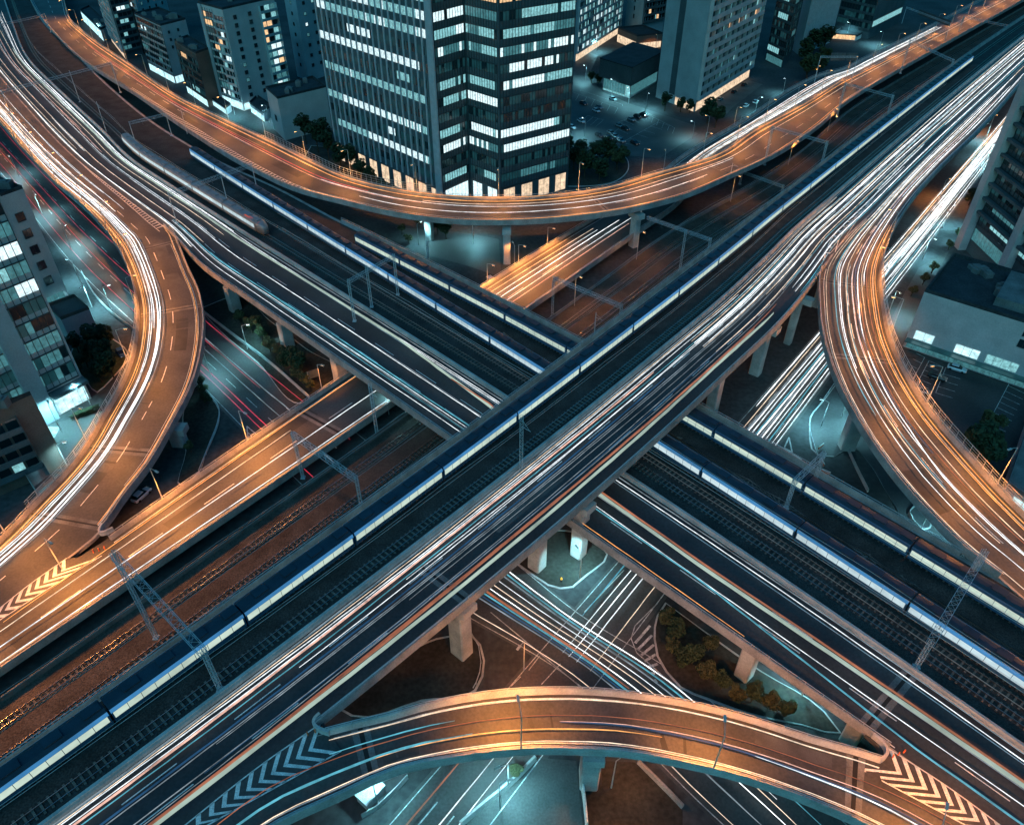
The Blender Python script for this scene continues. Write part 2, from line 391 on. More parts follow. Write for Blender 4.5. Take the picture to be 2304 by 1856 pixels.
TR={'white':glow('streak_white',WHITE,1.1,.55,.3),'bright':glow('streak_bright_white',(.93,.97,1),1.9,.5,.25),'warm':glow('streak_warm_white',WARM,1.0,.55,.3),'pink':glow('streak_pink',PINK,.85,.55,.3),
 'cyan':glow('streak_cyan',CYAN,.5,.6,.15),'orange':glow('streak_orange',ORANGE,1.1,.5,.3),'red':glow('streak_red',RED,.6,.6,.2),'pale':glow('streak_pale_green',PALE,.5,.35,.05),'blue':glow('streak_blue',BLUE,.16,.5,.1),'dim':glow('streak_dim',(.6,.75,.85),.28,.7,.2),'rust':glow('streak_rust',(1,.33,.16),.3,.6,.08)}
# ------------------------------------------------------------------ ribbon geometry
def irange(rb,s0,s1,st=1.0):
    i0=rb.idx(s0);i1=rb.idx(s1); n=max(2,int(math.ceil(abs(i1-i0)/st))+1)
    return [i0+(i1-i0)*k/(n-1) for k in range(n)]
def band(mb,rb,s0,s1,u0,u1,dz,o0=0,o1=0,m=0,st=1.0):
    rows=[[rb.pt(i,u0,o0,dz),rb.pt(i,u1,o1,dz)] for i in irange(rb,s0,s1,st)]
    mb.sweep(rows,False,False,m)
def prof(mb,rb,s0,s1,pr,m=0,st=1.0):
    """pr = [(u,off,dz),...] closed ring swept along the ribbon"""
    mb.sweep([[rb.pt(i,*p) for p in pr] for i in irange(rb,s0,s1,st)],True,True,m)
def line(mb,rb,u,s0,s1,w,dz,o=0,st=1.0,m=0): band(mb,rb,s0,s1,u,u,dz,o-w/2,o+w/2,m,st)
def dashes(mb,rb,u,s0,s1,ln,gap,w,dz):
    s=s0
    while s+ln<s1:
        n0=len(mb.v); f0=len(mb.f); line(mb,rb,u,s,s+ln,w,dz); s+=ln+gap
        if hasattr(mb,'bits'): mb.bits.append((n0,len(mb.v),f0,len(mb.f)))
def tr(tile,l,z=0): return [P(tile,x,y,z) for x,y in l]
def at(rb,tile,x,y,dz=0): return RB[rb].locate(tile,x,y,dz)[1]
# ------------------------------------------------------------------ overpasses
def sAt(n,t,x,y,dz=0): return RB[n].locate(t,x,y,dz)[1]
OV={}
def overpass(n,label,walls,s0=0,s1=None,top=0.0,depth=2.0,asph='asphalt',wall_h=1.0,conc='concrete',roadu=(0,1)):
    rb=RB[n]; s1=rb.len if s1 is None else s1
    p=rb.pt(rb.idx((s0+s1)/2),.5)
    root=empty('overpass',(p[0],p[1],0),label,'overpass','elevated roads and railways of the interchange')
    OV[n]=root
    def bld(mb,name,m):
        mb.v=[(v[0]-p[0],v[1]-p[1],v[2]) for v in mb.v]; return mb.build(name,m,root)
    root_b[n]=bld
    mb=MB()
    prof(mb,rb,s0,s1,[(0,-.45,top),(1,.45,top),(1,.45,-.75),(1,-.9,-1.0),(1,-2.2,-depth),(0,2.2,-depth),(0,.9,-1.0),(0,-.45,-.75)])
    bld(mb,'deck',M[conc])
    mb=MB(); band(mb,BR if n=='B' else rb,s0,BR.len if n=='B' else s1,roadu[0],roadu[1],top+.015); bld(mb,'road_surface',M[asph])
    for side,a,b in walls:
        mb=MB()
        if side=='L': pr=[(0,-.45,0),(0,-.42,wall_h),(0,-.17,wall_h),(0,.02,.25),(0,.05,0)]
        else: pr=[(1,.45,0),(1,.42,wall_h),(1,.17,wall_h),(1,-.02,.25),(1,-.05,0)]
        prof(mb,rb,a,b,pr); bld(mb,'parapet',M[conc])
        # hand rail on short posts along the coping
        mb=MB(); u=0 if side=='L' else 1; o=-.3 if side=='L' else .3
        prof(mb,rb,a,b,[(u,o-.04,wall_h+.42),(u,o+.04,wall_h+.42),(u,o+.04,wall_h+.5),(u,o-.04,wall_h+.5)],st=1.0)
        s=a
        while s<b:
            i=rb.idx(s); q=rb.pt(i,u,o,wall_h); mb.tube(q,(q[0],q[1],q[2]+.45),.04,n=4); s+=3.0
        bld(mb,'hand_rail',M['steel'])
    return root
root_b={}
def mark(n,fn,m='paint',name='lane_marking'):
    mb=MB(); mb.bits=[]; fn(mb)
    if not mb.bits: return root_b[n](mb,name,M[m])
    # each painted dash in view is a part of its own; those out of view stay one strip of paint
    vis=[];rest=[]
    for b in mb.bits:
        p=mb.v[b[0]]; q=proj(p); (vis if p[1]*CP-(p[2]-H)*SP>1 and -40<q[0]<2344 and -40<q[1]<1896 else rest).append((math.dist(p,(0,0,H)),b))
    vis.sort(); rest+=vis[95:]; vis=vis[:95]
    def piece(o,b):
        k=len(o.v)-b[0]; o.v+=mb.v[b[0]:b[1]]; o.f+=[tuple(i+k for i in f) for f in mb.f[b[2]:b[3]]]; o.m+=mb.m[b[2]:b[3]]
    for _,b in vis:
        o=MB(); piece(o,b); root_b[n](o,name,M[m])
    if rest:
        o=MB()
        for _,b in rest: piece(o,b)
        root_b[n](o,name,M[m])['kind']='stuff'
def joint(n,s,u0=0,u1=1,w=.5):
    rb=RB[n]; mb=MB(); band(mb,rb,s-w/2,s+w/2,u0,u1,.022); root_b[n](mb,'expansion_joint',M['joint'])
    mb=MB(); band(mb,rb,s-w/2-.8,s-w/2,u0,u1,.021); band(mb,rb,s+w/2,s+w/2+.8,u0,u1,.021); root_b[n](mb,'joint_plate',M['concrete_dark'])
def pier(n,tile,x,y,wx=1.3,wy=1.3,cap=None,clamp=(.1,.9),m='concrete_pale',foot=False):
    rb=RB[n]; q=P(tile,x,y,0)
    # nearest station, clamped under the deck
    i=min(range(rb.n),key=lambda i:math.dist(rb.pt(i,.5)[:2],q[:2]))
    for k in range(-6,7):
        pass
    a=rb.pt(i,0);b=rb.pt(i,1);w=math.dist(a[:2],b[:2]); ux,uy=(b[0]-a[0])/w,(b[1]-a[1])/w
    u=((q[0]-a[0])*ux+(q[1]-a[1])*uy)/w; v=-(q[0]-a[0])*uy+(q[1]-a[1])*ux
    u2=min(max(u,clamp[0]),clamp[1]); z=rb.pt(i,u2)[2]-1.95
    c=(a[0]+ux*u2*w-uy*v,a[1]+uy*u2*w+ux*v)
    ang=math.atan2(uy,ux); p=OV[n].location
    mb=MB(); cc=(c[0],c[1])
    # chamfered shaft
    ch=.22
    def ring(hx,hy):
        return [(cc[0]+dx*math.cos(ang)-dy*math.sin(ang),cc[1]+dx*math.sin(ang)+dy*math.cos(ang)) for dx,dy in((-hx+ch,-hy),(hx-ch,-hy),(hx,-hy+ch),(hx,hy-ch),(hx-ch,hy),(-hx+ch,hy),(-hx,hy-ch),(-hx,-hy+ch))]
    if cap:
        mb.prism(ring(wx,wy),0,z-1.6); mb.box(cc,0,0,cap,wy*1.15,z-1.6,z,ang)
    else: mb.prism(ring(wx,wy),0,z)
    if foot: mb.box(cc,0,0,wx+.7,wy+.7,-.2,.25,ang)
    root_b[n](mb,'pier',M[m])
def o_c(n): return OV[n].location[0],OV[n].location[1]
def pl_pts(segs,z): return cat(trace(segs,z),1.5)
def chevrons(n,la,lb,z,n0,wd=.55,sk=.9,gap=None,name='chevron_marking',closed=True):
    """la, lb: pixel polylines from the wide end to the tip"""
    A1=pl_pts(la,z);B1=pl_pts(lb,z)
    def at_(L,t):
        f=t*(len(L)-1);i=min(int(f),len(L)-2);k=f-i;return [L[i][c]+(L[i+1][c]-L[i][c])*k for c in range(3)]
    mb=MB(); dz=.026
    for L in (A1,B1):
        bm=MB()
        for i in range(len(L)-1):
            a,b=L[i],L[i+1]; d=math.dist(a,b) or 1; nx,ny=-(b[1]-a[1])/d*.09,(b[0]-a[0])/d*.09
            bm.quad((a[0]+nx,a[1]+ny,a[2]+dz),(b[0]+nx,b[1]+ny,b[2]+dz),(b[0]-nx,b[1]-ny,b[2]+dz),(a[0]-nx,a[1]-ny,a[2]+dz))
        root_b[n](bm,'border_line',M['paint'])
    cx,cy=o_c(n); db=MB(); db.prism([(p[0],p[1]) for p in A1]+[(p[0],p[1]) for p in reversed(B1)],z-.6,z+.010); root_b[n](db,'gore_deck',M['asphalt'])
    Ltot=sum(math.dist(a,b) for a,b in zip(A1,A1[1:]))
    for k in range(n0):
        t=(k+.15)/(n0+.35); dt=wd/Ltot*1.35
        a=at_(A1,t);b=at_(B1,t); a2=at_(A1,min(t+dt,1));b2=at_(B1,min(t+dt,1))
        wdt=math.dist(a,b)
        sh=min(.98,t+sk*wdt*.5/Ltot); c=[(x+y)/2 for x,y in zip(at_(A1,sh),at_(B1,sh))]; c2=[(x+y)/2 for x,y in zip(at_(A1,min(sh+dt,1)),at_(B1,min(sh+dt,1)))]
        up=lambda q:(q[0],q[1],q[2]+dz)
        cb=MB(); cb.quad(up(a),up(a2),up(c2),up(c)); cb.quad(up(c),up(c2),up(b2),up(b)); root_b[n](cb,name,M['paint'])
def ladder(n,u0,u1,s0,s1,st=1.6,w=.35,slant=.6,ub=None):
    rb=RB[n]; mb=MB()
    f=lambda u,s:u(s) if callable(u) else u
    rows=irange(rb,s0,s1)
    for uu in (u0,u1):
        ss=[s0+(s1-s0)*k/40 for k in range(41)]
        mb.sweep([[rb.pt(rb.idx(s),f(uu,s),-.08,.026),rb.pt(rb.idx(s),f(uu,s),.08,.026)] for s in ss],False,False)
    s=s0+1
    while s<s1-1:
        a=f(u0,s);b=f(u1,s)
        mb.quad(rb.pt(rb.idx(s),a,0,.026),rb.pt(rb.idx(s+w),a,0,.026),rb.pt(rb.idx(s+slant+w),b,0,.026),rb.pt(rb.idx(s+slant),b,0,.026)); s+=st
    root_b[n](mb,'hatched_marking',M['paint'])
def lin(*kv):
    def f(s):
        if s<=kv[0][0]: return kv[0][1]
        for (a,x),(b,y) in zip(kv,kv[1:]):
            if s<=b: return x+(y-x)*(s-a)/(b-a)
        return kv[-1][1]
    return f
gG0=sAt('A','7',1990,1075); gF0=sAt('A','3',880,1690)
gD0=sAt('B','1',1050,1440); gG1=sAt('B','9',1250,1290); gF1=sAt('B','9',1760,40)
lenA,lenB,lenC,lenE=[RB[k].len for k in 'ABCE']; lenD,lenF,lenG=[RB[k].len for k in 'DFG']
overpass('A','topmost railway and road viaduct crossing the whole interchange over the other bridges',[('L',0,lenA),('R',gG0,gF0)],asph='asphalt_dark',roadu=(.47,1))
overpass('B','lower railway and road viaduct passing beneath the topmost viaduct at right angles',[('L',sAt('B','2',0,1400),gF1),('R',gD0,gG1)],asph='asphalt_dark',roadu=(.02,1))
gC=sAt('C','4',690,1620); gCE=sAt('C','3',1010,520)
overpass('C','low straight orange lit road between concrete walls running beside the brown railway tracks',[('L',gC,lenC),('R',0,gCE)],depth=1.9)
gE=sAt('E','3',1010,515)
overpass('E','long orange lit ramp curving in front of the glass office tower',[('L',60,gE),('R',60,lenE)],s0=60,top=-.02)
gFa=sAt('F','3',880,1690);gFb=sAt('F','9',2000,170)
overpass('F','curved ramp with orange edge dropping past the car park beside the pale low building',[('L',gFa,gFb),('R',0,lenF)],top=-.02)
gDa=sAt('D','1',1060,1440);gDb=sAt('D','4',640,1600)
overpass('D','curved orange lit ramp bending round the park trees and the narrow street',[('L',60,lenD),('R',gDa,gDb)],top=-.02)
gGa=sAt('G','7',2063,1172);gGb=sAt('G','9',1240,1345)
overpass('G','short arched ramp with pale blue outer parapet over the street crossing',[('L',gGa,gGb),('R',0,lenG)],top=-.02,conc='concrete_pale')  # paler concrete stands in for teal light from below
# piers
for a in [('A','d',972,1372,1.5,1.3,2.6,(.72,.94)),('A','d',1130,1192,1.3,1.3,None,(.5,.9)),('A','d',1220,1168,1.2,1.2,2.0,(.5,.95)),('A','6',175,880,1.2,1.2,None,(.6,.95)),('A','6',455,620,1.3,1.2,3.0,(.6,.96)),('A','6',660,430,.9,.9,3.5,(.6,1.0)),('A','6',835,200,.8,.8,2.5,(.6,1.05)),
  ('B','d',490,655,1.5,1.1,None,(.75,.97)),('B','d',592,738,1.5,1.1,None,(.75,.97)),('B','d',718,800,1.5,1.1,None,(.75,.97)),('B','d',1560,1425,1.2,1.2,None,(.75,.96)),('B','9',1050,1200,1.2,1.2,None,(.75,.95)),
  ('E','d',1066,588,1.3,1.1,2.6,(.2,.9)),('E','2',1885,1580,1.3,1.1,2.4,(.2,.9)),('E','d',905,505,1.2,1.1,2.4,(.2,.9)),
  ('D','4',1215,1070,1.5,1.2,2.4,(.3,.95)),('D','4',640,500,1.5,1.2,2.4,(.2,.9)),
  ('F','6',1030,1090,1.6,1.2,2.2,(.1,.9)),('G','8',1555,1450,1.6,1.3,2.4,(.3,.95)),('G','9',1020,1190,1.0,1.0,None,(.02,.9))]:
    pier(*a)
# paving of the gores between the parting decks
def fill(n,pts,z):
    mb=MB(); mb.prism([(p[0],p[1]) for p in pts],z-.7,z+.007); root_b[n](mb,'gore_deck',M['asphalt'])
fill('C',[D.pt(D.idx(gDb-9+k*3),1) for k in range(9)]+[C.pt(C.idx(gC+12-k*4),0) for k in range(9)],4.0)
fill('B',tr('9',[(1150,1165),(1215,1200),(1300,1255),(1400,1330),(1300,1430),(1085,1368),(1245,1346),(1262,1290),(1215,1222)],9.5),9.5)
fill('A',tr('7',[(1980,1075),(1900,1150),(1940,1320),(2080,1260),(2063,1172),(2000,1130)],16),16)
# markings ---------------------------------------------------------------
mark('A',lambda mb:(line(mb,A,.52,0,lenA,.15,.03),line(mb,A,.985,gG0,gF0,.15,.03)),name='edge_line')
mark('A',lambda mb:(dashes(mb,A,.665,0,lenA,7,8,.16,.03),dashes(mb,A,.83,0,lenA,7,8,.16,.03)))
lenBR=BR.len; bD0=sAt('BR','1',1050,1440); bG1=sAt('BR','9',1250,1290)
mark('B',lambda mb:(line(mb,BR,.16,200,lenBR,.15,.03),line(mb,BR,.975,bD0,bG1,.15,.03)),name='edge_line')
mark('B',lambda mb:(dashes(mb,BR,.42,200,lenBR,7,8,.16,.03),dashes(mb,BR,.68,200,lenBR,7,8,.16,.03)))
mark('C',lambda mb:(line(mb,C,.07,gC,lenC,.18,.03),line(mb,C,.95,0,lenC,.16,.03)),name='edge_line')
mark('C',lambda mb:dashes(mb,C,.52,0,lenC,7,9,.18,.03))
mark('E',lambda mb:(line(mb,E_,.07,60,lenE,.16,.03),line(mb,E_,.955,60,lenE,.16,.03)),name='edge_line')
mark('E',lambda mb:(dashes(mb,E_,.5,60,500,7,9,.16,.03),dashes(mb,E_,.62,700,lenE,7,9,.16,.03)))
mark('F',lambda mb:(line(mb,F,.07,gFa,gFb,.16,.03),line(mb,F,.9,0,lenF,.16,.03)),name='edge_line')
mark('F',lambda mb:dashes(mb,F,.47,gFa-60,lenF,6,8,.16,.03))
mark('D',lambda mb:(line(mb,D,.07,60,lenD,.16,.03),line(mb,D,.93,gDa,gDb,.16,.03),line(mb,D,.885,gDa+10,gDb-10,.1,.03)),name='edge_line')
mark('D',lambda mb:dashes(mb,D,.53,gDa-160,lenD,5.5,6,.18,.03))
mark('G',lambda mb:(line(mb,G,.08,gGa,gGb,.2,.03),line(mb,G,.9,0,lenG,.16,.03)),name='edge_line')
chevrons('A',[('7',[(2035,1085),(1600,1390),(1160,1740)])],[('7',[(2150,1268),(1840,1440),(1290,1745)])],16,10,.5,1.0)
chevrons('B',[('9',[(1285,1245),(1700,1515),(2060,1780)])],[('9',[(1085,1365),(1450,1560),(2000,1850)])],9.5,9,.5,1.0)
chevrons('C',[('7',[(420,55),(180,225),(-40,400)])],[('7',[(640,40),(300,250),(-40,470)])],4.0,8,.5,.9)
chevrons('A',[('3',[(885,1640),(930,1520),(1040,1390),(1180,1262)])],[('3',[(960,1590),(990,1500),(1080,1380),(1190,1262)])],16,12,.42,-.9)
chevrons('B',[('9',[(1800,30),(1960,140),(2130,290)])],[('9',[(1880,60),(2020,160),(2140,290)])],9.5,5,.5,.8)
ladder('E',lin((440,.83),(513,.77),(700,.955)),.945,sAt('E','1',800,560),sAt('E','2',150,1295),1.9,.5,.25)
ladder('D',lambda s:1-.02-.16*max(0,min(1,(s-gDa+70)/70)),.985,gDa-75,gDa,1.7,.35,-.6)
ladder('E',.86,.96,sAt('E','3',1010,640),sAt('E','3',1290,495),2.2,.4,1.0)
for n,t,x,y in [('D','4',1060,230),('D','4',850,1130),('D','4',470,1560),('D','1',980,1560),('F','6',1060,540),('F','6',1030,80),('G','8',165,1250),('G','9',1020,1480),('C','4',2050,930),('E','3',230,1060),('E','2',1680,1300),('E','3',1130,470),('B','9',1180,1020),('A','8',450,100)]:
    joint(n,sAt(n,t,x,y),.02,.98 if n not in'AB' else .98,.35 if n in 'DFE' else .6) if n not in 'AB' else joint(n,sAt(n,t,x,y),.62,.98)
# ------------------------------------------------------------------ railways
# brown ground-level railway between the low road and the topmost viaduct
gl=[C.pt(i,1,3.2) for i in range(0,C.n,3) if C.pt(i,1)[1]<140]+[C.pt(i,1,5.5) for i in range(0,C.n,3) if 158<C.pt(i,1)[1]<215]+[E_.pt(i,1,-1) for i in range(0,E_.n,3) if E_.pt(i,1)[0]>75 and E_.pt(i,1)[1]>262]
RW=rib('RW',[(p[0],p[1],1.6) for p in gl],[(p[0],p[1],1.6) for p in [A.pt(i,0,2.0) for i in range(0,A.n,4)]])
mb=MB(); prof(mb,RW,0,RW.len,[(0,0,0),(1,0,0),(1,0,-2),(0,0,-2)]); tag(mb.build('railway_ground',M['ballast']),kind='structure')
def bed(n,u0,u1,s0,s1,m,name='ballast_bed'):
    mb=MB(); rb=RB[n]
    ss=[s0+(s1-s0)*k/90 for k in range(91)]
    f=lambda u,s:u(s) if callable(u) else u
    mb.sweep([[rb.pt(rb.idx(s),f(u0,s),.1,.05),rb.pt(rb.idx(s),f(u1,s),-.1,.05)] for s in ss],False,False)
    return root_b[n](mb,name,M[m])
bed('A',.012,.475,0,lenA,'ballast_dark'); mb=MB(); wallu=lin(*[(B.cum[i],B.locate2(BR.pt(min(range(BR.n),key=lambda j:math.dist(BR.L[j][:2],[sum(c)/2 for c in zip(B.pt(i,.55)[:2],B.pt(i,.55)[:2])])),0))) for i in range(0,B.n,2)]); bed('B',.012,wallu,0,lenB,'ballast_dark')
def median(n,u,s0,s1,hw,h,m='concrete_pale',name='median_wall'):
    rb=RB[n]; mb=MB(); ss=[s0+(s1-s0)*k/110 for k in range(111)]
    f=lambda s:u(s) if callable(u) else u
    mb.sweep([[rb.pt(rb.idx(s),f(s),-hw,.02),rb.pt(rb.idx(s),f(s),-hw*.55,h),rb.pt(rb.idx(s),f(s),hw*.55,h),rb.pt(rb.idx(s),f(s),hw,.02)] for s in ss],True,True)
    root_b[n](mb,name,M[m])
median('A',.487,0,lenA,.42,1.0)
RB['B'],keep=BR,RB['B']; median('B',.0,0,BR.len,.4,1.0); RB['B']=keep
def track(rb,u,s0,s1,label,sm='sleeper',dz=.06,sl_to=420):
    f=lambda s:u(s) if callable(u) else u
    p=rb.pt(rb.idx((s0+s1)/2),f((s0+s1)/2)); p=(p[0],p[1],0)
    root=empty('railway_track',p,label,'railway track','railway tracks on the viaducts and the ground')
    def bl(mb,nm,m): mb.v=[(v[0]-p[0],v[1]-p[1],v[2]) for v in mb.v]; return mb.build(nm,m,root)
    ss=[s0+(s1-s0)*k/int((s1-s0)/4) for k in range(int((s1-s0)/4)+1)]
    for o in (-.56,.56):
        mb=MB(); mb.sweep([[rb.pt(rb.idx(s),f(s),o-.05,dz+.1),rb.pt(rb.idx(s),f(s),o-.05,dz+.26),rb.pt(rb.idx(s),f(s),o+.05,dz+.26),rb.pt(rb.idx(s),f(s),o+.05,dz+.1)] for s in ss],True,True); bl(mb,'rail',M['rail'])
    mb=MB(); s=s0
    while s<min(s1,sl_to):
        i=rb.idx(s);j=rb.idx(s+.3)
        q=[rb.pt(i,f(s),-1.0),rb.pt(j,f(s),-1.0),rb.pt(j,f(s),1.0),rb.pt(i,f(s),1.0)]; z=q[0][2]
        mb.prism(q,z+dz,z+dz+.12); s+=.95
    bl(mb,'sleepers',M[sm])['kind']='stuff'
track(A,.17,0,lenA,'railway track under the train on the topmost viaduct')
uA2=lin((0,.37),(91,.385),(164,.405),(300,.40))
track(A,uA2,0,lenA,'empty railway track beside the median wall of the topmost viaduct')
track(T3,.5,0,T3.len,'track along the outer wall of the lower viaduct',sl_to=900)
track(T2,.5,0,T2.len,'track carrying the long train with the blue lit side on the lower viaduct',sl_to=900)
TM=rib('TM',[((a[0]+b[0])/2,(a[1]+b[1])/2,9.5) for a,b in [(T3.pt(T3.idx(s),0),T2.pt(T2.idx(s+T2.len-T3.len+0),1)) for s in range(60,int(T3.len)-2,12)]],[((a[0]+b[0])/2,(a[1]+b[1])/2,9.5) for a,b in [(T3.pt(T3.idx(s),1),T2.pt(T2.idx(s+T2.len-T3.len+0),0)) for s in range(60,int(T3.len)-2,12)]])
track(TM,.5,0,TM.len,'track between the two long trains on the lower viaduct',sl_to=900)
track(TD,.5,60,TD.len,'track beside the road median of the lower viaduct',sl_to=900)
ntr=4
for k in range(ntr):
    wid=None
    o0=3.0+k*4.4
    # constant offset from the low road wall
    lab=['brown track nearest the low orange road wall','second brown track out from the low orange road wall','third brown track out from the low orange road wall','brown track nearest the topmost viaduct'][k]
    track(RW,lambda s,k=k:(.17+.22*k),30,RW.len,lab,'sleeper',sl_to=300)
# trains -----------------------------------------------------------------
M['train_roof']=mat('train_roof',(.035,.055,.075),.45,.3,var=.2,scale=.4,stretch=(1,1,1))
M['train_side']=mat('train_side_blue',(.05,.12,.20),.35,.2,var=.1)
M['train_grey']=mat('train_side_grey',(.25,.27,.28),.35,.3,var=.1)
M['glass_dark']=mat('dark_glass',(.01,.014,.018),.08,0,var=0,spec=.6)
M['win_pale']=glow('train_window_pale',(.66,.82,.70),.72,.22,.12)
M['win_white']=glow('train_window_white',(.62,.80,.86),.75,.25,.12)
M['strip_blue']=glow('train_blue_side_light',(.06,.30,.66),.6,.35,.05)  # side stripe given a glow of its own, not a lamp
M['strip_red']=glow('train_red_side_light',(.9,.12,.04),.7,.2,.05)  # red roof marking made to glow
def train(rb,u,s0,s1,label,strip,roof='train_roof',side='train_side',win='win_pale',car=19.6,nose=False):
    f=lambda s:u(s) if callable(u) else u
    p=rb.pt(rb.idx((s0+s1)/2),.3); p=(p[0],p[1],0)
    root=empty('train',p,label,'train','trains running on the viaducts')
    def bl(mb,nm,m,par=root,sm=False): mb.v=[(v[0]-p[0],v[1]-p[1],v[2]) for v in mb.v]; o=mb.build(nm,m,par,sm); return o
    s=s0
    while s<s1-6:
        e=min(s+car,s1); st=[s+(e-s)*k/6 for k in range(7)]
        hw=1.45
        ringp=[(-hw,.85),(-hw,3.3),(-hw+.12,3.62),(-.75,3.88),(0,3.95),(.75,3.88),(hw-.12,3.62),(hw,3.3),(hw,.85)]
        mb=MB()
        n=len(ringp)
        rows=[[rb.pt(rb.idx(x),f(x),o,z) for o,z in ringp] for x in st]
        mb.sweep(rows,True,True)
        # roof faces use slot 1
        mb.m=[1 if (k%n) in (2,3,4,5) and k<6*n else 0 for k in range(len(mb.f))]
        body=bl(mb,'train_car',[M[side],M[roof]])
        for x in [s+2.5+k*4.9 for k in range(int((e-s-3)/4.9)+1)]:
            mb=MB(); i=rb.idx(x); q=rb.pt(i,f(x),0,0); q2=rb.pt(rb.idx(x+2.2),f(x+2.2),0,0)
            ang=math.atan2(q2[1]-q[1],q2[0]-q[0]); mb.box((q[0],q[1]),1.1,0,1.1,.7,q[2]+3.9,q[2]+4.15,ang); bl(mb,'roof_unit',M[roof],body)
        for sd in (-1,1):
            mb=MB(); x=s+.2; nw=max(1,int(round((e-s-.4)/1.95))); pw=(e-s-.4)/nw
            for _ in range(nw):
                y=x+pw-.07; o=sd*(hw+.02)
                mb.quad(rb.pt(rb.idx(x),f(x),o,1.75),rb.pt(rb.idx(y),f(y),o,1.75),rb.pt(rb.idx(y),f(y),o,2.95),rb.pt(rb.idx(x),f(x),o,2.95)); x+=pw
            bl(mb,'window_row',M[win],body)
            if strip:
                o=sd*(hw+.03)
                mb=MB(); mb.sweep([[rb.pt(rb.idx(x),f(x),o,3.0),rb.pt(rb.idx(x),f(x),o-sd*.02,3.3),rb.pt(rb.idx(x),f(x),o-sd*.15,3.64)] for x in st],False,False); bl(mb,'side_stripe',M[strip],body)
        if nose and e>=s1-.1:
            mb=MB(); rr=[]
            for k,(dx,sc_,lo) in enumerate([(0,1,0),(1.2,.96,0),(2.4,.86,.1),(3.4,.68,.3),(4.0,.42,.6)]):
                rr.append([rb.pt(rb.idx(e+dx),f(e+dx),o*sc_,.85+(z-.85)*(1-lo*.55)) for o,z in ringp])
            mb.sweep(rr,True,True); bl(mb,'cab',M['train_grey'],body,True)
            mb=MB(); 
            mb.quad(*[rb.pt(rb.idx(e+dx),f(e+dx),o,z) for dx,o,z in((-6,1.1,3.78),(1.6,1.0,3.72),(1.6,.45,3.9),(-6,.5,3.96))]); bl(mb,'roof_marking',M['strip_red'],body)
        s=e+.3
    return root
TE=rib('TE',[tuple((a[c]+b[c])/2 for c in range(3)) for a,b in [(T2.pt(T2.idx(s),1),TD.pt(min(range(TD.n),key=lambda i:math.dist(TD.L[i][:2],T2.pt(T2.idx(s),1)[:2])),0)) for s in range(70,int(T2.len)-5,14)]],[tuple((a[c]*.35+b[c]*.65) for c in range(3)) for a,b in [(T2.pt(T2.idx(s),1),TD.pt(min(range(TD.n),key=lambda i:math.dist(TD.L[i][:2],T2.pt(T2.idx(s),1)[:2])),0)) for s in range(70,int(T2.len)-5,14)]])
track(TE,.2,0,TE.len,'empty track next to the long blue lit train on the lower viaduct',sl_to=900)
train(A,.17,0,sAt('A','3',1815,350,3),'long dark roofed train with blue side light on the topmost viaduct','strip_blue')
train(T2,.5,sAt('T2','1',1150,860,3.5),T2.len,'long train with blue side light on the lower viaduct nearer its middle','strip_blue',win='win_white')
train(T3,.5,0,T3.len,'dark train with pale windows hugging the outer wall of the lower viaduct',None,win='win_pale')
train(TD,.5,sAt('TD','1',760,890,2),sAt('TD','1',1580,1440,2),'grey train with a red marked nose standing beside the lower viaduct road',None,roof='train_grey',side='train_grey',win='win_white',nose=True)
# ------------------------------------------------------------------ ground and light streaks
mb=MB(); mb.quad((-2500,-300,0),(2500,-300,0),(2500,3500,0),(-2500,3500,0)); M['ground']=mat('ground',(.05,.052,.054),.85,var=.4,scale=.06,var2=.3,scale2=.9)
tag(mb.build('ground',M['ground']),kind='structure')
for n in ('S1','S2'):
    mb=MB(); band(mb,RB[n],0,RB[n].len,0,1,.008 if n=='S1' else .014); tag(mb.build('street',M['asphalt']),kind='structure')
# light streaks left by the traffic: solid glowing bars at lamp height along each lane
def streaks(n,label,lst,cat_='light streaks'):
    by={}
    rb=RB[n]
    for it in lst:
        c,u0,u1,s0,s1,w=it[:6]; w=w*.75; dz=it[6] if len(it)>6 else .65; h=it[7] if len(it)>7 else max(.1,w*.5)
        mb=by.setdefault(c,MB()); ph=rnd.uniform(0,6); k=max(3,int((s1-s0)/3)); amp=rnd.uniform(.05,.22); rows=[]
        for j in range(k+1):
            t=j/k; s=s0+(s1-s0)*t; i=rb.idx(s); o=amp*math.sin(s*.05+ph)+rnd.uniform(-.035,.035)
            e=min(1,min(t,1-t)*k/3+.15); ww=w/2*e*rnd.uniform(.75,1.15)
            uu=(u0+(u1-u0)*t) if not callable(u0) else u0(s)+u1
            rows.append([rb.pt(i,uu,o-ww,dz),rb.pt(i,uu,o+ww,dz),rb.pt(i,uu,o+ww*.8,dz+h),rb.pt(i,uu,o-ww*.8,dz+h)])
        mb.sweep(rows,True,True)
    for c,mb in by.items():
        o=mb.build('light_streaks',TR[c]); tag(o,CN[c]+' light streaks '+label,cat_,'traffic light streaks','stuff')
CN=dict(white='white',bright='brilliant white',warm='warm white',pink='salmon pink',cyan='cyan',orange='orange',red='red',pale='broad pale green',blue='blue',dim='faint grey',rust='rust orange')
def rand_set(k,us,s0,s1,cols,wr=(.1,.28),full=.5,du=.01,minl=30):
    out=[]
    for _ in range(k):
        u=rnd.uniform(*us); c=rnd.choice(cols); w_=rnd.uniform(*wr)
        if rnd.random()<full: a,b=s0,s1
        else:
            L=rnd.uniform(minl,(s1-s0)*.7); a=rnd.uniform(s0,s1-L); b=a+L
        out.append((c,u,u+rnd.uniform(-du,du),a,b,w_,rnd.uniform(.5,.9)))
    return out
TA=sAt('A','3',880,1690); 
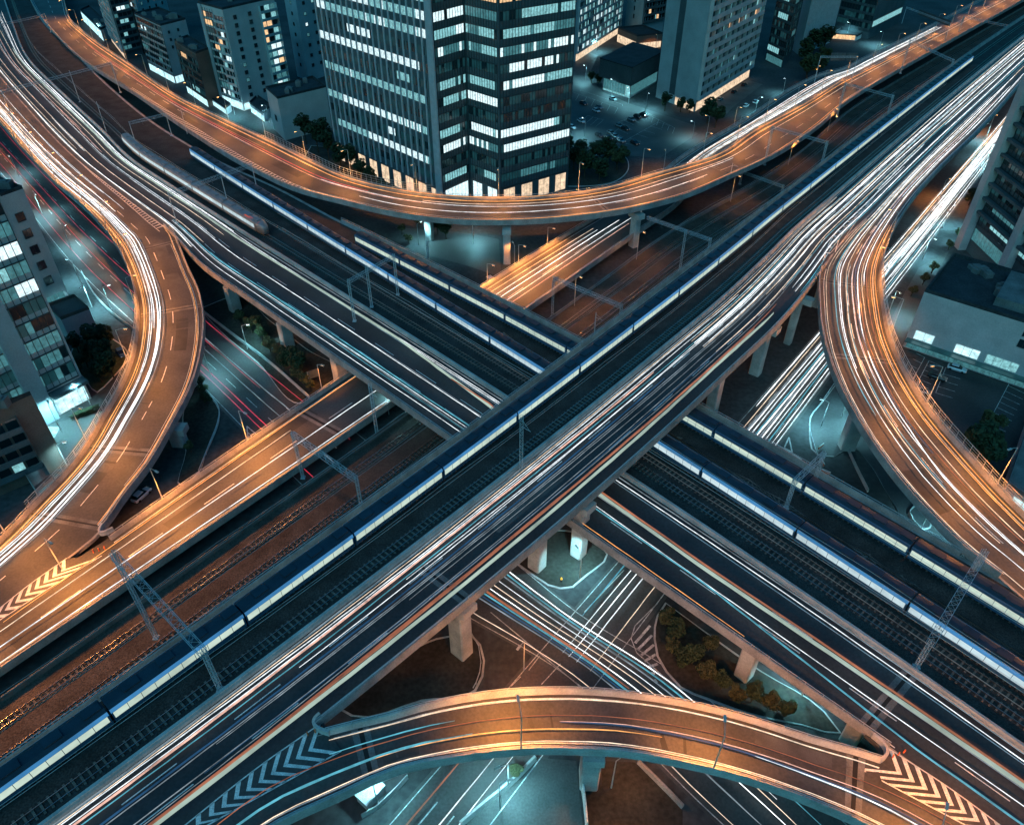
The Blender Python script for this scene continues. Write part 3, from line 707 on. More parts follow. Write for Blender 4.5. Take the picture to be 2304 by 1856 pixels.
streaks('A','along the topmost viaduct road',
  [('pale',.945,.945,0,sAt('A','6',600,330),.5,2.0,.45),('rust',.925,.925,0,sAt('A','6',500,420),.4,2.4,.3),('rust',.9,.9,90,230,.16,1.6,.15),
   ('pink',.605,.60,0,190,.3,.7,.2),('white',.565,.565,0,230,.14),('white',.585,.59,30,300,.1),('blue',.70,.70,0,190,.3,.4,.15),('warm',.55,.55,0,300,.1),('white',.665,.668,100,330,.1),('white',.65,.655,120,360,.1),('cyan',.63,.63,60,260,.16),('dim',.72,.73,0,260,.14),('dim',.53,.53,0,300,.18)]
  +rand_set(11,(.56,.84),205,560,['white','bright','white','cyan','warm','dim'],(.1,.24),.3)+rand_set(12,(.7,.99),240,640,['white','bright','cyan','dim'],(.14,.34),.4)
  +rand_set(5,(.7,.88),0,260,['dim','blue','dim'],(.06,.14),.3))
streaks('BR','along the lower viaduct road',
  [('pale',lambda s:lin((560,.24),(640,.20),(672,.32),(690,.5),(728,.56),(775,.5))(s),0,300,lenBR,.6,1.4,.4),('rust',lambda s:lin((672,.30),(690,.47),(728,.53),(775,.47))(s),0,660,lenBR,.3,1.7,.3),
   ('cyan',lambda s:lin((480,.78),(636,.733),(660,.73),(700,.67),(728,.674),(751,.80),(766,.88))(s),0,540,lenBR,.34),('white',.8,.76,540,690,.12),('white',.64,.70,690,lenBR,.12),('bright',.12,.12,200,560,.16),('white',.145,.15,380,700,.12),('white',.2,.2,150,540,.14),('warm',.3,.32,200,560,.14),('dim',.5,.5,450,lenBR,.2),('white',.16,.16,640,lenBR,.16),('dim',.09,.09,560,lenBR,.22),('orange',.955,.955,690,740,.1)]
  +rand_set(13,(.12,.96),200,560,['white','warm','white','bright','pink'],(.1,.2),.5)+rand_set(6,(.4,.9),500,690,['white','cyan','dim','white'],(.08,.16),.4))
streaks('D','round the curved ramp by the park',
  [('bright',.30,.30,250,lenD,.32),('bright',.335,.345,250,lenD,.26),('white',.215,.215,250,lenD,.24),('white',.18,.18,420,lenD,.2),('bright',.24,.25,300,760,.22),('dim',.4,.39,560,lenD,.2),('orange',.085,.085,480,lenD,.22,.3),('orange',.92,.92,gDa,gDb,.16,.3),('orange',.12,.12,520,lenD,.12,.3)]
  +rand_set(17,(.08,.95),200,gDa-20,['white','bright','warm','white','orange'],(.1,.24),.4))
streaks('F','round the ramp dropping past the car park',
  [('white',lambda s:lin((560,.24),(600,.29),(645,.31),(665,.28),(700,.3))(s),0,430,lenF,.16),('warm',lambda s:lin((560,.4),(603,.42),(656,.38),(700,.42))(s),0,430,680,.14),('bright',lambda s:lin((600,.62),(653,.563),(665,.5),(700,.52))(s),0,400,lenF-8,.18),('white',.5,.53,430,lenF,.1),('bright',.34,.33,400,636,.16),('warm',.70,.70,500,lenF,.12),('orange',.85,.86,560,lenF,.2,.3),('orange',.93,.93,560,lenF,.16,.3),('rust',.78,.78,480,640,.2),('pink',.55,.53,420,640,.14),('cyan',.22,.25,560,650,.3),('cyan',.46,.4,590,668,.22),('warm',.09,.09,560,lenF,.1,.2),('rust',.62,.66,470,690,.2),('blue',.58,.6,520,660,.3)]
  +rand_set(6,(.15,.8),360,600,['white','warm','bright'],(.1,.2),.4))
streaks('G','round the short ramp over the crossing',
  [('orange',.70,.67,96,140,.2,.6),('cyan',.715,.66,40,114,.4),('cyan',.36,.36,96,112,.24),('orange',.73,.69,60,100,.14),('rust',.45,.42,70,lenG,.1),('warm',.09,.09,gGa,gGb,.16,.1),('warm',.88,.88,60,lenG,.12,.1),('blue',.6,.63,126,lenG,.3),('white',.63,.76,152,lenG,.22),('pink',.55,.6,126,lenG,.12)])
streaks('E','along the long ramp below the tower',
  [('orange',.12,.12,300,1000,.3,.4),('orange',.045,.045,300,gE,.16,1.1),('red',.36,.34,360,620,.22),('rust',.3,.3,300,560,.3),('pink',.42,.42,380,640,.16),('blue',.44,.44,480,560,.22),('white',.40,.41,600,760,.16),('white',.66,.66,620,740,.22),('orange',.92,.92,600,900,.14,.3),('warm',.3,.3,640,lenE,.12)])
streaks('C','along the low road beside the brown tracks',
  [('white',.60,.64,0,150,.2),('white',.93,.93,10,150,.18),('warm',.30,.31,0,120,.12),('orange',.12,.12,60,160,.14,.3),('orange',.985,.985,0,160,.12,.9),
   ('white',.35,.35,160,240,.24),('bright',.45,.45,160,250,.22),('white',.58,.6,150,260,.2),('pink',.7,.7,160,250,.25),('warm',.2,.25,150,240,.18)]
  +rand_set(8,(.35,.8),285,560,['bright','white','white','warm'],(.16,.3),.7)+rand_set(4,(.3,.9),285,520,['warm','pink'],(.15,.25),.5))
streaks('S1','along the street below the lower viaduct',
  [('red',.17,.17,200,lenM,.14) for lenM in (470,)]+[('red',.83,.83,150,480,.16),('red',.74,.75,380,470,.22),('red',.45,.42,150,440,.12),('red',.6,.6,100,400,.16),('dim',.37,.37,400,470,.3,.3),('dim',.52,.52,400,480,.2,.3)]
  +[(c,u,u+.01,490,lenS,w_) for c,u,w_,lenS in [('bright',.2,.2,575),('dim',.3,.3,570),('cyan',.25,.3,580),('warm',.45,.14,580),('cyan',.62,.4,560),('dim',.7,.26,580),('rust',.58,.5,550),('blue',.66,.3,560),('warm',.9,.12,575),('white',.38,.14,575),('bright',.52,.16,580)]])
streaks('S2','along the street below the topmost viaduct',
  [(c,u,u+d,a+20,b+20,w_) for c,u,d,a,b,w_ in [('bright',.12,.02,150,560,.3),('warm',.2,.02,140,500,.24),('bright',.33,0,130,560,.36),('white',.42,.02,130,520,.3),('bright',.52,.01,120,600,.34),('dim',.3,0,135,300,.7),('bright',.62,.02,130,560,.28),('cyan',.5,0,135,260,.4),('white',.72,.01,130,600,.2),('bright',.45,0,220,600,.4),('white',.56,.02,240,600,.35),
   ('bright',.4,0,200,600,.3),('bright',.48,.01,200,600,.26),('white',.66,0,230,600,.3),('orange',.12,0,240,560,.16),('orange',.2,.01,260,560,.14),('cyan',.2,0,78,118,.32),('white',.32,0,70,118,.18),('bright',.42,0,70,118,.16),('white',.55,0,70,120,.24),('warm',.78,0,70,118,.14),('white',.5,0,-15,52,.26),('white',.66,0,-15,52,.2),('rust',.2,0,-15,52,.3),('bright',.85,.0,140,560,.2),('white',.93,0,130,500,.16),('cyan',.78,0,130,260,.3),('dim',.6,0,125,240,.5)]])
# ------------------------------------------------------------------ street lamps on the ramps, with extra posts added to spread the orange
M['lamp_orange']=glow('sodium_lamp',(1,.45,.12),14); M['lamp_white']=glow('white_lamp',(.7,.95,1),16)
def lamp_proto(kind,h,arm):
    mb=MB(); mb.tube((0,0,0),(0,0,h),.11,.07,6); base=MB(); base.box((0,0),0,0,.2,.2,0,.35)
    return mb,base
LAMPMESH={}
def lamp(loc,h,rz,color,power,label,group,reach=1.8,radius=.35,tilt=0):
    root=empty('street_lamp',loc,label,'street lamp',group,rz)
    key=(round(h,1),reach,color)
    if key not in LAMPMESH:
        a=MB(); a.tube((0,0,0),(0,0,h),.12,.07,6); 
        b=MB(); b.tube((0,0,h),(reach*.6,0,h+.35),.06,.05,5); b.tube((reach*.6,0,h+.35),(reach,0,h+.38),.05,.05,5)
        c=MB(); c.box((reach,0),0,0,.45,.18,h+.3,h+.46)
        d=MB(); d.box((reach,0),0,0,.36,.13,h+.24,h+.297)
        LAMPMESH[key]=[]
        for q,nm,m in((a,'pole',M['pole']),(b,'arm',M['pole']),(c,'lamp_head',M['pole']),(d,'lens',M['lamp_'+color])):
            o=q.build(nm,m,root); LAMPMESH[key].append(o)
        objs=LAMPMESH[key]
        objs[3].parent=objs[2]
    else:
        pa,ar,he,le=LAMPMESH[key]
        for o in (pa,ar,he):
            c=o.copy(); col.objects.link(c); c.parent=root
            if o is he:
                e=le.copy(); col.objects.link(e); e.parent=c
    L=bpy.data.lights.new('lamp_light','SPOT'); L.energy=power; L.shadow_soft_size=radius; L.spot_size=R_(142) if color=='orange' else R_(165); L.spot_blend=.6 if color=='orange' else 1
    L.color=(1,.33,.06) if color=='orange' else (.30,.85,1)
    lo=bpy.data.objects.new('lamp_light',L); col.objects.link(lo); lo.parent=root; lo.location=(reach,0,h-.25); lo.rotation_euler=(0,R_(-tilt),0)
    return root
NL=[0]
def ramp_lamps(n,s0,s1,gap,u,power,h=9,label='',color='orange',reach=2.2):
    rb=RB[n]; s=s0; k=0
    while s<s1:
        if n=='C' and 116<s<194: s=198
        i=rb.idx(s); off=-.3 if u<.5 else .3
        q=rb.pt(i,u,off,1.0); c=rb.pt(i,.5)
        rz=math.atan2(c[1]-q[1],c[0]-q[0])
        lamp(q,h,rz,color,power,label%ORD[k],'sodium street lamps on the ramps',reach,.35,25); s+=gap; k+=1
ORD='first second third fourth fifth sixth seventh eighth ninth tenth eleventh twelfth thirteenth fourteenth fifteenth sixteenth seventeenth eighteenth nineteenth twentieth 21st 22nd 23rd 24th 25th 26th 27th 28th 29th 30th 31st 32nd 33rd 34th 35th 36th 37th 38th 39th 40th'.split()
ramp_lamps('E',300,1150,28,0,13000,9,'%s orange lamp on the long ramp below the tower counting from the curved tracks')
ramp_lamps('C',194,224,14,0,15000,5.5,'%s short orange lamp on the low road wall under the long ramp')  # short lamps added to bring orange onto this stretch of deck
ramp_lamps('C',10,116,20.5,0,17000,8,'%s orange lamp on the low road wall counting from the ramp nose')  # lamps added to light the low road orange
ramp_lamps('D',gDa-230,lenD-10,25,0,14500,9,'%s orange lamp on the park ramp outer parapet counting from its upper end')
ramp_lamps('F',gFa-20,lenF,24,1,14000,9,'%s orange lamp on the ramp past the car park counting from its upper end')
ramp_lamps('G',120,lenG,27,1,15000,8,'%s lamp post on the pale parapet of the arched ramp counting from the topmost viaduct')
# ------------------------------------------------------------------ buildings
M['wall_beige']=mat('wall_beige',(.54,.50,.48),.85,var=.12,scale=.15,var2=.08,scale2=3)
M['wall_grey']=mat('wall_grey',(.38,.39,.40),.85,var=.15,scale=.15,var2=.1,scale2=3)
M['wall_dark']=mat('wall_dark',(.075,.095,.105),.8,var=.2,scale=.15,var2=.15,scale2=3)
M['wall_brown']=mat('wall_brown',(.16,.115,.095),.85,var=.2,scale=.2,var2=.15,scale2=4)
M['wall_teal']=mat('wall_teal',(.30,.38,.40),.85,var=.15,scale=.15,var2=.1,scale2=3)
M['wall_pink']=mat('wall_pink',(.52,.45,.44),.85,var=.15,scale=.2,var2=.1,scale2=3)
M['roof_dark']=mat('roof_dark',(.035,.04,.045),.9,var=.3,scale=.25,var2=.25,scale2=2)
M['fin']=mat('facade_fin',(.42,.41,.43),.6,0,var=.12)
M['mullion']=mat('mullion',(.06,.07,.075),.5,.4,var=0)
M['glass']=mat('glass_facade',(.012,.03,.036),.12,0,var=0,spec=.7)
M['glass_teal']=glow('glass_dim_teal',(.05,.30,.36),.10,.5,.5,(.01,.03,.035))
M['lit_cool']=glow('window_lit_cool',(.36,.86,.92),.55,.55,1.3)
M['lit_white']=glow('window_lit_white',(.72,.95,1.0),1.05,.45,1.3)
M['lit_mid']=glow('window_lit_half',(.16,.58,.66),.26,.5,.9)
M['lit_warm']=glow('window_lit_warm',(1,.62,.32),.9,.45,.8)
M['shop']=glow('shop_front_light',(.55,.92,1.0),1.15,.5,.6)
M['shop_warm']=glow('shop_front_warm',(1,.74,.5),.8,.5,.6)
WS=[M['glass'],M['glass_teal'],M['lit_mid'],M['lit_cool'],M['lit_white'],M['lit_warm']]
class Bld:
    def __init__(s,name,label,base,h,wall,z0=0.0,roof='roof_dark',cat_='building',rim=.9,group='buildings round the interchange'):
        a=sum(base[i][0]*base[(i+1)%len(base)][1]-base[(i+1)%len(base)][0]*base[i][1] for i in range(len(base)))
        s.sg=1 if a>0 else -1; s.base=base; s.h=h; s.z0=z0
        cx=sum(p[0] for p in base)/len(base);cy=sum(p[1] for p in base)/len(base); s.c=(cx,cy)
        s.root=empty(name,(cx,cy,0),label,cat_,group)
        mb=MB(); mb.prism([(p[0]-cx,p[1]-cy) for p in base],z0,h,0); mb.build('wall',M[wall],s.root)
        mb=MB()
        q=[(p[0]-cx,p[1]-cy) for p in base]; ins=[(x*.97,y*.97) for x,y in q]
        if rim:
            n=len(q)
            for i in range(n):
                j=(i+1)%n; mb.prism([q[i],q[j],ins[j],ins[i]],h+.004,h+rim)
        mb.poly([(x,y,h+.02) for x,y in ins])
        s.roof=mb.build('roof',M[roof],s.root)
    def frame(s,i):
        a,b=s.base[i],s.base[(i+1)%len(s.base)]
        w=math.dist(a[:2],b[:2]); t=((b[0]-a[0])/w,(b[1]-a[1])/w); n=(t[1]*s.sg,-t[0]*s.sg)
        def f(u,z,o): return (a[0]+t[0]*u+n[0]*o-s.c[0],a[1]+t[1]*u+n[1]*o-s.c[1],z)
        return f,w
    def box(s,mb,f,u0,u1,z0,z1,o0,o1,m=0):
        q=[f(u0,0,o0),f(u1,0,o0),f(u1,0,o1),f(u0,0,o1)]; mb.prism(q,z0,z1,m,bottom=True)
    def units(s,k,seed=1):
        r=random.Random(seed)
        for j in range(k):
            mb=MB(); x,y=0,0
            i=r.randrange(len(s.base)); t=r.uniform(.1,.7); p=s.base[i]
            x=(p[0]-s.c[0])*t;y=(p[1]-s.c[1])*t; a=r.uniform(0,.4)
            hx,hy,hh=r.uniform(.8,2),r.uniform(.7,1.4),r.uniform(1,2.2)
            mb.box((x,y),0,0,hx,hy,s.h+.03,s.h+hh,a); mb.box((x,y),0,0,hx*.6,hy*.6,s.h+hh,s.h+hh+.3,a)
            mb.build('rooftop_unit',M['concrete_dark'],s.roof)
    def curtain(s,i,z0,z1,fl,pane=1.4,lit=.2,pal=(4,3,2),fin=None,gap=.32,off=.06,seed=0,base=(0,0,1),rows=None,warm=None,u0=0,u1=None,run=(4,16)):
        f,w=s.frame(i); r=random.Random(seed); u1=w-u0 if u1 is None else u1
        nf=int((z1-z0)/fl); npn=max(1,int((u1-u0)/pane)); pw=(u1-u0)/npn
        for k in range(nf):
            z=z0+k*fl; mb=MB(); row=[r.choice(base) for _ in range(npn)]
            p=lit if rows is None else rows.get(k,lit)
            if warm is not None and k in warm:
                row=[5 if r.random()<.75 else 0 for _ in row]
            elif r.random()<p or p>=1:
                for _ in range(1 if p<1 else 4):
                    ln=r.randint(*run) if p<1 else r.randint(npn//3,npn); st=r.randint(0,max(0,npn-ln)); c=r.choice(pal)
                    for q in range(st,min(npn,st+ln)):
                        if r.random()<.9: row[q]=c
            for q in range(npn):
                ua=u0+q*pw+.07;ub=u0+(q+1)*pw-.07
                mb.quad(f(ua,z+fl*gap,off),f(ub,z+fl*gap,off),f(ub,z+fl*.96,off),f(ua,z+fl*.96,off),row[q])
            mb.build('window_band',WS,s.root)
        mb=MB()
        step=1 if fin is None else max(1,int(round(fin[2]/pw)))
        for q in range(0,npn+1,step):
            u=u0+q*pw; hw,d=(.05,.10) if fin is None else (fin[0]/2,fin[1])
            s.box(mb,f,u-hw,u+hw,z0,z1,off-.05,off+d)
        mb.build('facade_fins' if fin else 'mullions',M['fin' if fin else 'mullion'],s.root)
        if not fin:
            mb=MB()
            for k in range(nf+1): s.box(mb,f,u0,u1,z0+k*fl-.12,z0+k*fl+.12,off-.04,off+.16)
            mb.build('floor_trim',M['mullion'],s.root)
    def punched(s,i,cols,z0,z1,fl,ww=1.5,wh=1.5,lit=.15,seed=0,u0=1.5,u1=None,pal=(4,3,5,2),cap=100,us=None,dark=0):
        f,w=s.frame(i); r=random.Random(seed); u1=w-1.5 if u1 is None else u1
        protos={}
        a=f(0,0,0);b=f(1,0,0);ang=math.atan2(b[1]-a[1],b[0]-a[0]); sgn=s.sg
        us=us or [u0+(u1-u0)*(k+.5)/cols for k in range(cols)]
        k=0
        while z0+k*fl+wh<z1:
            for u in us:
                m=r.choice(pal) if r.random()<lit else dark
                key=(m,ww,wh)
                p=f(u,z0+k*fl,.0)
                if key not in protos:
                    mb=MB(); t=.09
                    def bx(x0,x1,zz0,zz1,y0,y1,mm): mb.prism([(x0,-y0*sgn),(x1,-y0*sgn),(x1,-y1*sgn),(x0,-y1*sgn)],zz0,zz1,mm,bottom=True)
                    bx(-ww/2-t,ww/2+t,wh,wh+t,-.02,.14,0); bx(-ww/2-t,ww/2+t,-t,0,-.02,.2,0); bx(-ww/2-t,-ww/2,0,wh,-.02,.14,0); bx(ww/2,ww/2+t,0,wh,-.02,.14,0); bx(-.03,.03,0,wh,.0,.1,0)
                    mb.quad((-ww/2,-.03*sgn,0),(ww/2,-.03*sgn,0),(ww/2,-.03*sgn,wh),(-ww/2,-.03*sgn,wh),1)
                    o=mb.build('window',[M['mullion'],WS[m]],s.root); protos[key]=o
                else:
                    o=protos[key].copy(); col.objects.link(o); o.parent=s.root
                o.location=p; o.rotation_euler=(0,0,ang)
            k+=1
    def balconies(s,i,z0,z1,fl,depth=1.2,ph=1.0,mat_='wall_grey',lit=.3,seed=0,u0=.3,u1=None,pane=2.2,pal=(3,5,4,2,2),split=None):
        f,w=s.frame(i); r=random.Random(seed); u1=w-.3 if u1 is None else u1
        k=0
        while z0+(k+1)*fl<=z1+.01:
            z=z0+k*fl
            mb=MB(); s.box(mb,f,u0,u1,z-.18,z,0.01,depth); s.box(mb,f,u0,u1,z,z+ph,depth-.14,depth-.003)
            n=split or max(1,int((u1-u0)/6))
            for q in range(n+1):
                u=u0+(u1-u0)*q/n; s.box(mb,f,max(u0,u-.08),min(u1,u+.08),z+.003,z+fl-.22,.01,depth-.16)
            mb.build('balcony',M[mat_],s.root)
            mb=MB(); npn=max(1,int((u1-u0)/pane)); pw=(u1-u0)/npn
            for q in range(npn):
                m=r.choice(pal) if r.random()<lit else 0
                mb.quad(f(u0+q*pw+.25,z+.1,.05),f(u0+(q+1)*pw-.25,z+.1,.05),f(u0+(q+1)*pw-.25,z+fl*.8,.05),f(u0+q*pw+.25,z+fl*.8,.05),m)
            mb.build('window_band',WS,s.root)
            k+=1
    def panel(s,i,u0,u1,z0,z1,m,name='shop_front',off=.12):
        f,w=s.frame(i); mb=MB(); n=max(1,int((u1-u0)/1.6)); pw=(u1-u0)/n
        for q in range(n): mb.quad(f(u0+q*pw+.06,z0,off),f(u0+(q+1)*pw-.06,z0,off),f(u0+(q+1)*pw-.06,z1,off),f(u0+q*pw+.06,z1,off))
        mb.build(name,M[m],s.root)
    def slab(s,i,u0,u1,z0,z1,o0,o1,m,name='pillar'):
        f,w=s.frame(i); mb=MB(); s.box(mb,f,u0,u1,z0,z1,o0,o1); return mb.build(name,M[m],s.root)
def add(p,q,r): return (p[0]+q[0]-r[0],p[1]+q[1]-r[1],0)
def back(a,b,d):
    """points d metres behind the edge a-b, away from the camera side"""
    w=math.dist(a[:2],b[:2]); n=(-(b[1]-a[1])/w,(b[0]-a[0])/w)
    if n[1]<0: n=(-n[0],-n[1])
    return (a[0]+n[0]*d,a[1]+n[1]*d,0),(b[0]+n[0]*d,b[1]+n[1]*d,0)
# central office tower
PL,P0,PN,C1,PR=[P(*q) for q in (('i',215,285),('i',1105,715),('i',1335,605),('i',1580,705),('2',1425,1190))]
BK=add(add(PR,PL,P0),PN,C1)
T=Bld('office_tower','tall glass office tower with lit floors and a stepped corner behind the curved ramp',[PL,P0,PN,C1,PR,BK],112,'wall_dark',cat_='tower')
zl,fl=7.0,4.85
T.curtain(0,zl,112,fl,pane=.8,lit=.55,fin=(.62,.3,T.frame(0)[1]/21),seed=5,pal=(4,4,4,3),base=(0,1,1),gap=.46,u0=1.2,u1=T.frame(0)[1]-2.6,run=(6,26),rows={0:.4,1:1,2:.5,3:1,4:.4,5:1,6:.9,7:1,8:.6,9:1,10:1,11:1,12:1,13:1,14:.9,15:1,16:1})
T.slab(0,T.frame(0)[1]-2.6,T.frame(0)[1]+.3,0,112,.01,.55,'fin','corner_pillar')
for i,sd in((1,11),(2,12),(3,13)):
    T.curtain(i,zl,112,fl,pane=1.1,lit=.3,seed=sd,pal=(4,3,3,2),base=(0,1,1,1,0),u0=.5,gap=.45,run=(6,22),rows={0:.9,1:.2,2:1,3:1,4:.2,5:.3,6:1 if i>1 else .3,7:.4,8:1,9:1,10:.6,11:0,12:1 if i<3 else .5,13:1,14:.3,15:1,16:.4,17:1},warm=(11,) if i!=1 else ())
for i,(a,b) in enumerate(((0,1),(1,1),(2,1),(3,1))):
    w_=T.frame(i)[1]; k=int(w_/7)
    for q in range(k): T.panel(i,1.5+q*w_/k,w_/k*(q+1)-1.2,.4,6.3,'shop_warm' if i in(0,3) else 'lit_white','lobby_window')
# apartment block with small windows and rounded balconies
def tower(name,label,tile,cor,lef,rig,top,wall,depth=None,hmax=None,**k):
    c=P(tile,*cor);l=P(tile,*lef);r=P(tile,*rig)
    h=hat(c,tile,*top) if not hmax else hmax
    return Bld(name,label,[l,c,r,add(l,r,c)],h,wall,**k)
b=tower('apartment_block','pale apartment block with scattered small windows and stacked lit balconies','a',(1425,870),(1245,800),(1790,745),(1272,78),'wall_beige',cat_='apartment building')
wl_=b.frame(0)[1]; wr=b.frame(1)[1]
b.slab(0,0,2.4,0,b.h,.01,.5,'wall_grey'); b.curtain(0,4,b.h-1,3.1,pane=1.6,lit=.6,seed=3,u0=2.7,u1=wl_*.55,pal=(4,3,5,2),run=(1,3)); b.balconies(0,4,b.h-1,3.1,.7,.9,'wall_pink',.3,4,wl_*.58,wl_-.4)
b.punched(1,2,5,b.h-2,3.1,1.5,1.4,.12,6,1.5,wr*.62); b.balconies(1,5,b.h-1,3.1,1.5,.9,'wall_teal',.75,8,wr*.66,wr-.2,2.4,pal=(4,3,3,2,5)); b.units(4,2)
b.panel(0,.4,wl_-.4,.3,3.4,'shop'); b.panel(1,.4,8,.3,3.0,'shop')
b=tower('apartment_block','beige mid rise block with ribbon windows and a plain pale side wall','a',(890,660),(690,550),(1075,600),(790,207),'wall_pink',cat_='apartment building')
b.curtain(0,4,b.h-.5,3.0,pane=2.2,lit=.5,seed=21,gap=.4,pal=(3,2,4),run=(1,3)); b.punched(1,2,b.h*.6,b.h-1,3.2,.9,1.1,0,3,1,b.frame(1)[1]*.8); b.panel(0,.4,b.frame(0)[1]-.4,.3,3.3,'shop'); b.panel(1,.4,5,.3,3.3,'shop'); b.units(5,5)
b=tower('apartment_block','tall dark block with pinkish balcony fronts at the bend of the ramp','a',(500,470),(392,330),(640,430),(0,0),'wall_dark',hmax=62,cat_='apartment building')
b.balconies(0,4,60,3.0,1.0,1.0,'wall_pink',.35,31); b.balconies(1,4,60,3.0,1.0,.9,'wall_dark',.4,32,pal=(3,2,2,4)); b.panel(0,.3,b.frame(0)[1]-.3,.3,3,'shop_warm')
b=tower('apartment_block','tall block with pink ledges rising behind the beige mid rise','a',(690,430),(560,380),(900,330),(0,0),'wall_grey',hmax=58,cat_='apartment building')
b.balconies(0,22,57,3.0,.9,.9,'wall_pink',.3,41); b.punched(1,4,20,56,3.2,1.2,1.3,.1,9)
b=tower('slab_block','teal grey blank slab block beside the office tower','a',(1930,640),(1840,600),(2090,585),(0,0),'wall_teal',hmax=66,cat_='apartment building')
b.punched(1,2,6,64,4.5,1.4,1.3,.3,5); b.punched(0,1,6,64,4.5,1.2,1.3,.2,5)
b=tower('low_building','low beige windowless building with a dark flat roof beside the office tower','a',(1745,1100),(1655,1010),(2110,1000),(1705,778),'wall_beige')
b.punched(0,1,b.h*.35,b.h*.75,5,2.4,2.2,0,1); b.panel(0,.5,3,.3,2.4,'lit_mid'); b.units(6,8)
b=tower('shop_building','narrow brick building with lit floors squeezed between two apartment blocks','a',(1150,845),(985,730),(1250,800),(1062,425),'wall_brown')
b.curtain(0,3.6,b.h-.6,3.2,pane=1.7,lit=.8,seed=51,pal=(4,3,5),run=(2,6)); b.panel(0,.3,b.frame(0)[1]-.3,.3,3.2,'shop'); b.units(2,3)
b=tower('low_building','small dark roofed shed with bright doorway below the rounded balconies','a',(1590,960),(1480,880),(1650,900),(1565,890),'wall_grey'); b.panel(0,.4,b.frame(0)[1]-.4,.2,2.6,'shop')
b=tower('shop_building','low glazed shop with glaring white front at the bend of the ramp','a',(330,330),(170,170),(400,290),(310,240),'wall_grey'); b.panel(0,.3,b.frame(0)[1]-.3,.3,b.h-.6,'shop'); b.units(3,4)
b=tower('shop_building','row of shallow bright shop fronts along the foot of the ramp','a',(1290,900),(1130,790),(1330,870),(1280,850),'wall_grey'); b.panel(0,.3,b.frame(0)[1]-.3,.2,b.h-.5,'shop')
# right group
b=tower('pavilion','dark cube building overhanging a bright glazed ground floor beside the car park','b',(703,885),(462,805),(945,745),(718,760),'wall_grey',rim=0)
b.panel(0,.6,b.frame(0)[1]-3,.9,b.h-.4,'lit_mid','glazing'); b.panel(0,b.frame(0)[1]-2.8,b.frame(0)[1]-.3,.4,b.h-.3,'lit_cool','glazing'); b.panel(1,.5,b.frame(1)[1]-.5,.9,b.h-.4,'lit_mid','glazing'); b.panel(0,.3,b.frame(0)[1]-3,.1,.8,'lit_cool','glazing')
cx,cy=b.c; up=[((x-cx)*1.16,(y-cy)*1.16) for x,y,_ in b.base]; zt=hat((cx+up[1][0],cy+up[1][1]),'b',725,612)
mb=MB(); mb.prism(up,b.h+.03,zt,bottom=True); mb.build('upper_storey',M['wall_dark'],b.root); mb=MB(); mb.prism([(x*1.02,y*1.02) for x,y in up],zt+.003,zt+.4); mb.build('roof_slab',M['roof_dark'],b.root)
mb=MB()
for e in (0,1):
    for k in range(26):
        t=k/25; x=up[e][0]+(up[e+1][0]-up[e][0])*t;y=up[e][1]+(up[e+1][1]-up[e][1])*t; mb.box((x,y),0,0,.1,.1,b.h+.1,zt)
mb.build('cladding_ribs',M['mullion'],b.root)
b=tower('apartment_block','huge dark apartment block with long balcony rows above the car park','b',(1285,1010),(938,875),(1775,695),(0,0),'wall_grey',hmax=74,cat_='apartment building')
f0=b.frame(0)[1]; b.slab(0,f0*.33,f0*.47,4,74,.01,.12,'wall_dark','stair_strip'); b.punched(0,1,6,73,4.2,1.3,1.9,.8,7,us=[f0*.40],pal=(4,3,5,3)); b.balconies(1,5.2,74,3.9,1.7,1.75,'wall_pink',.16,61,pane=2.0,pal=(3,5,2,2,2)); b.panel(1,.8,b.frame(1)[1]-.8,.2,3.8,'shop_warm'); b.panel(0,f0*.5,f0-.6,.2,3.4,'shop_warm')
b=tower('slab_block','blank teal slab block between the office tower and the huge dark apartment block','b',(800,345),(660,255),(1000,300),(0,0),'wall_teal',hmax=60,cat_='apartment building')
b.punched(0,1,8,59,4.2,1.5,2.0,.1,7); b.balconies(1,8,59,3.4,1.4,1.0,'wall_dark',.2,63)
b=tower('apartment_block','bright pale apartment block with glowing galleries glimpsed past the office tower','b',(215,560),(100,470),(610,300),(0,0),'wall_grey',hmax=48,cat_='apartment building')
b.balconies(1,4.2,47,3.4,1.3,1.0,'wall_grey',.7,71,pane=1.8,pal=(3,4,3,2)); b.panel(1,.5,b.frame(1)[1]-.5,.2,3.4,'shop_warm')
b=tower('shop_building','low orange lit restaurant behind the dark cube','b',(760,455),(590,380),(985,430),(700,330),'wall_brown'); b.panel(0,.3,b.frame(0)[1]-.3,.3,b.h*.6,'shop_warm'); b.panel(1,.3,b.frame(1)[1]-.3,.3,b.h*.5,'shop_warm')
b=tower('office_block','dark glass block with a few bright panes beyond the huge apartment block','c',(385,500),(265,440),(445,440),(0,0),'wall_dark',hmax=70)
b.curtain(0,4,69,4,pane=1.6,lit=.25,seed=81,pal=(4,3),run=(2,6)); b.curtain(1,4,69,4,pane=1.6,lit=.2,seed=82,run=(2,5)); b.panel(0,.5,b.frame(0)[1]-.5,.3,3.5,'lit_mid','lobby_window')
b=tower('office_block','office block with vertical ribs and two glowing floors beyond the trees','c',(515,410),(440,350),(735,315),(0,0),'wall_grey',hmax=64)
b.curtain(1,5,63,3.9,pane=1.5,lit=.1,seed=91,pal=(3,),fin=(.5,.4,1.5),rows={6:1,8:1},run=(8,20))
b=tower('office_block','dark unlit block far behind the ramp junction','c',(1010,290),(770,230),(1240,170),(0,0),'wall_dark',hmax=34)
b.curtain(0,4,33,4,pane=1.8,lit=.25,seed=95,run=(1,4)); b.panel(1,2,b.frame(1)[1]-2,6,9,'lit_cool','glazing')
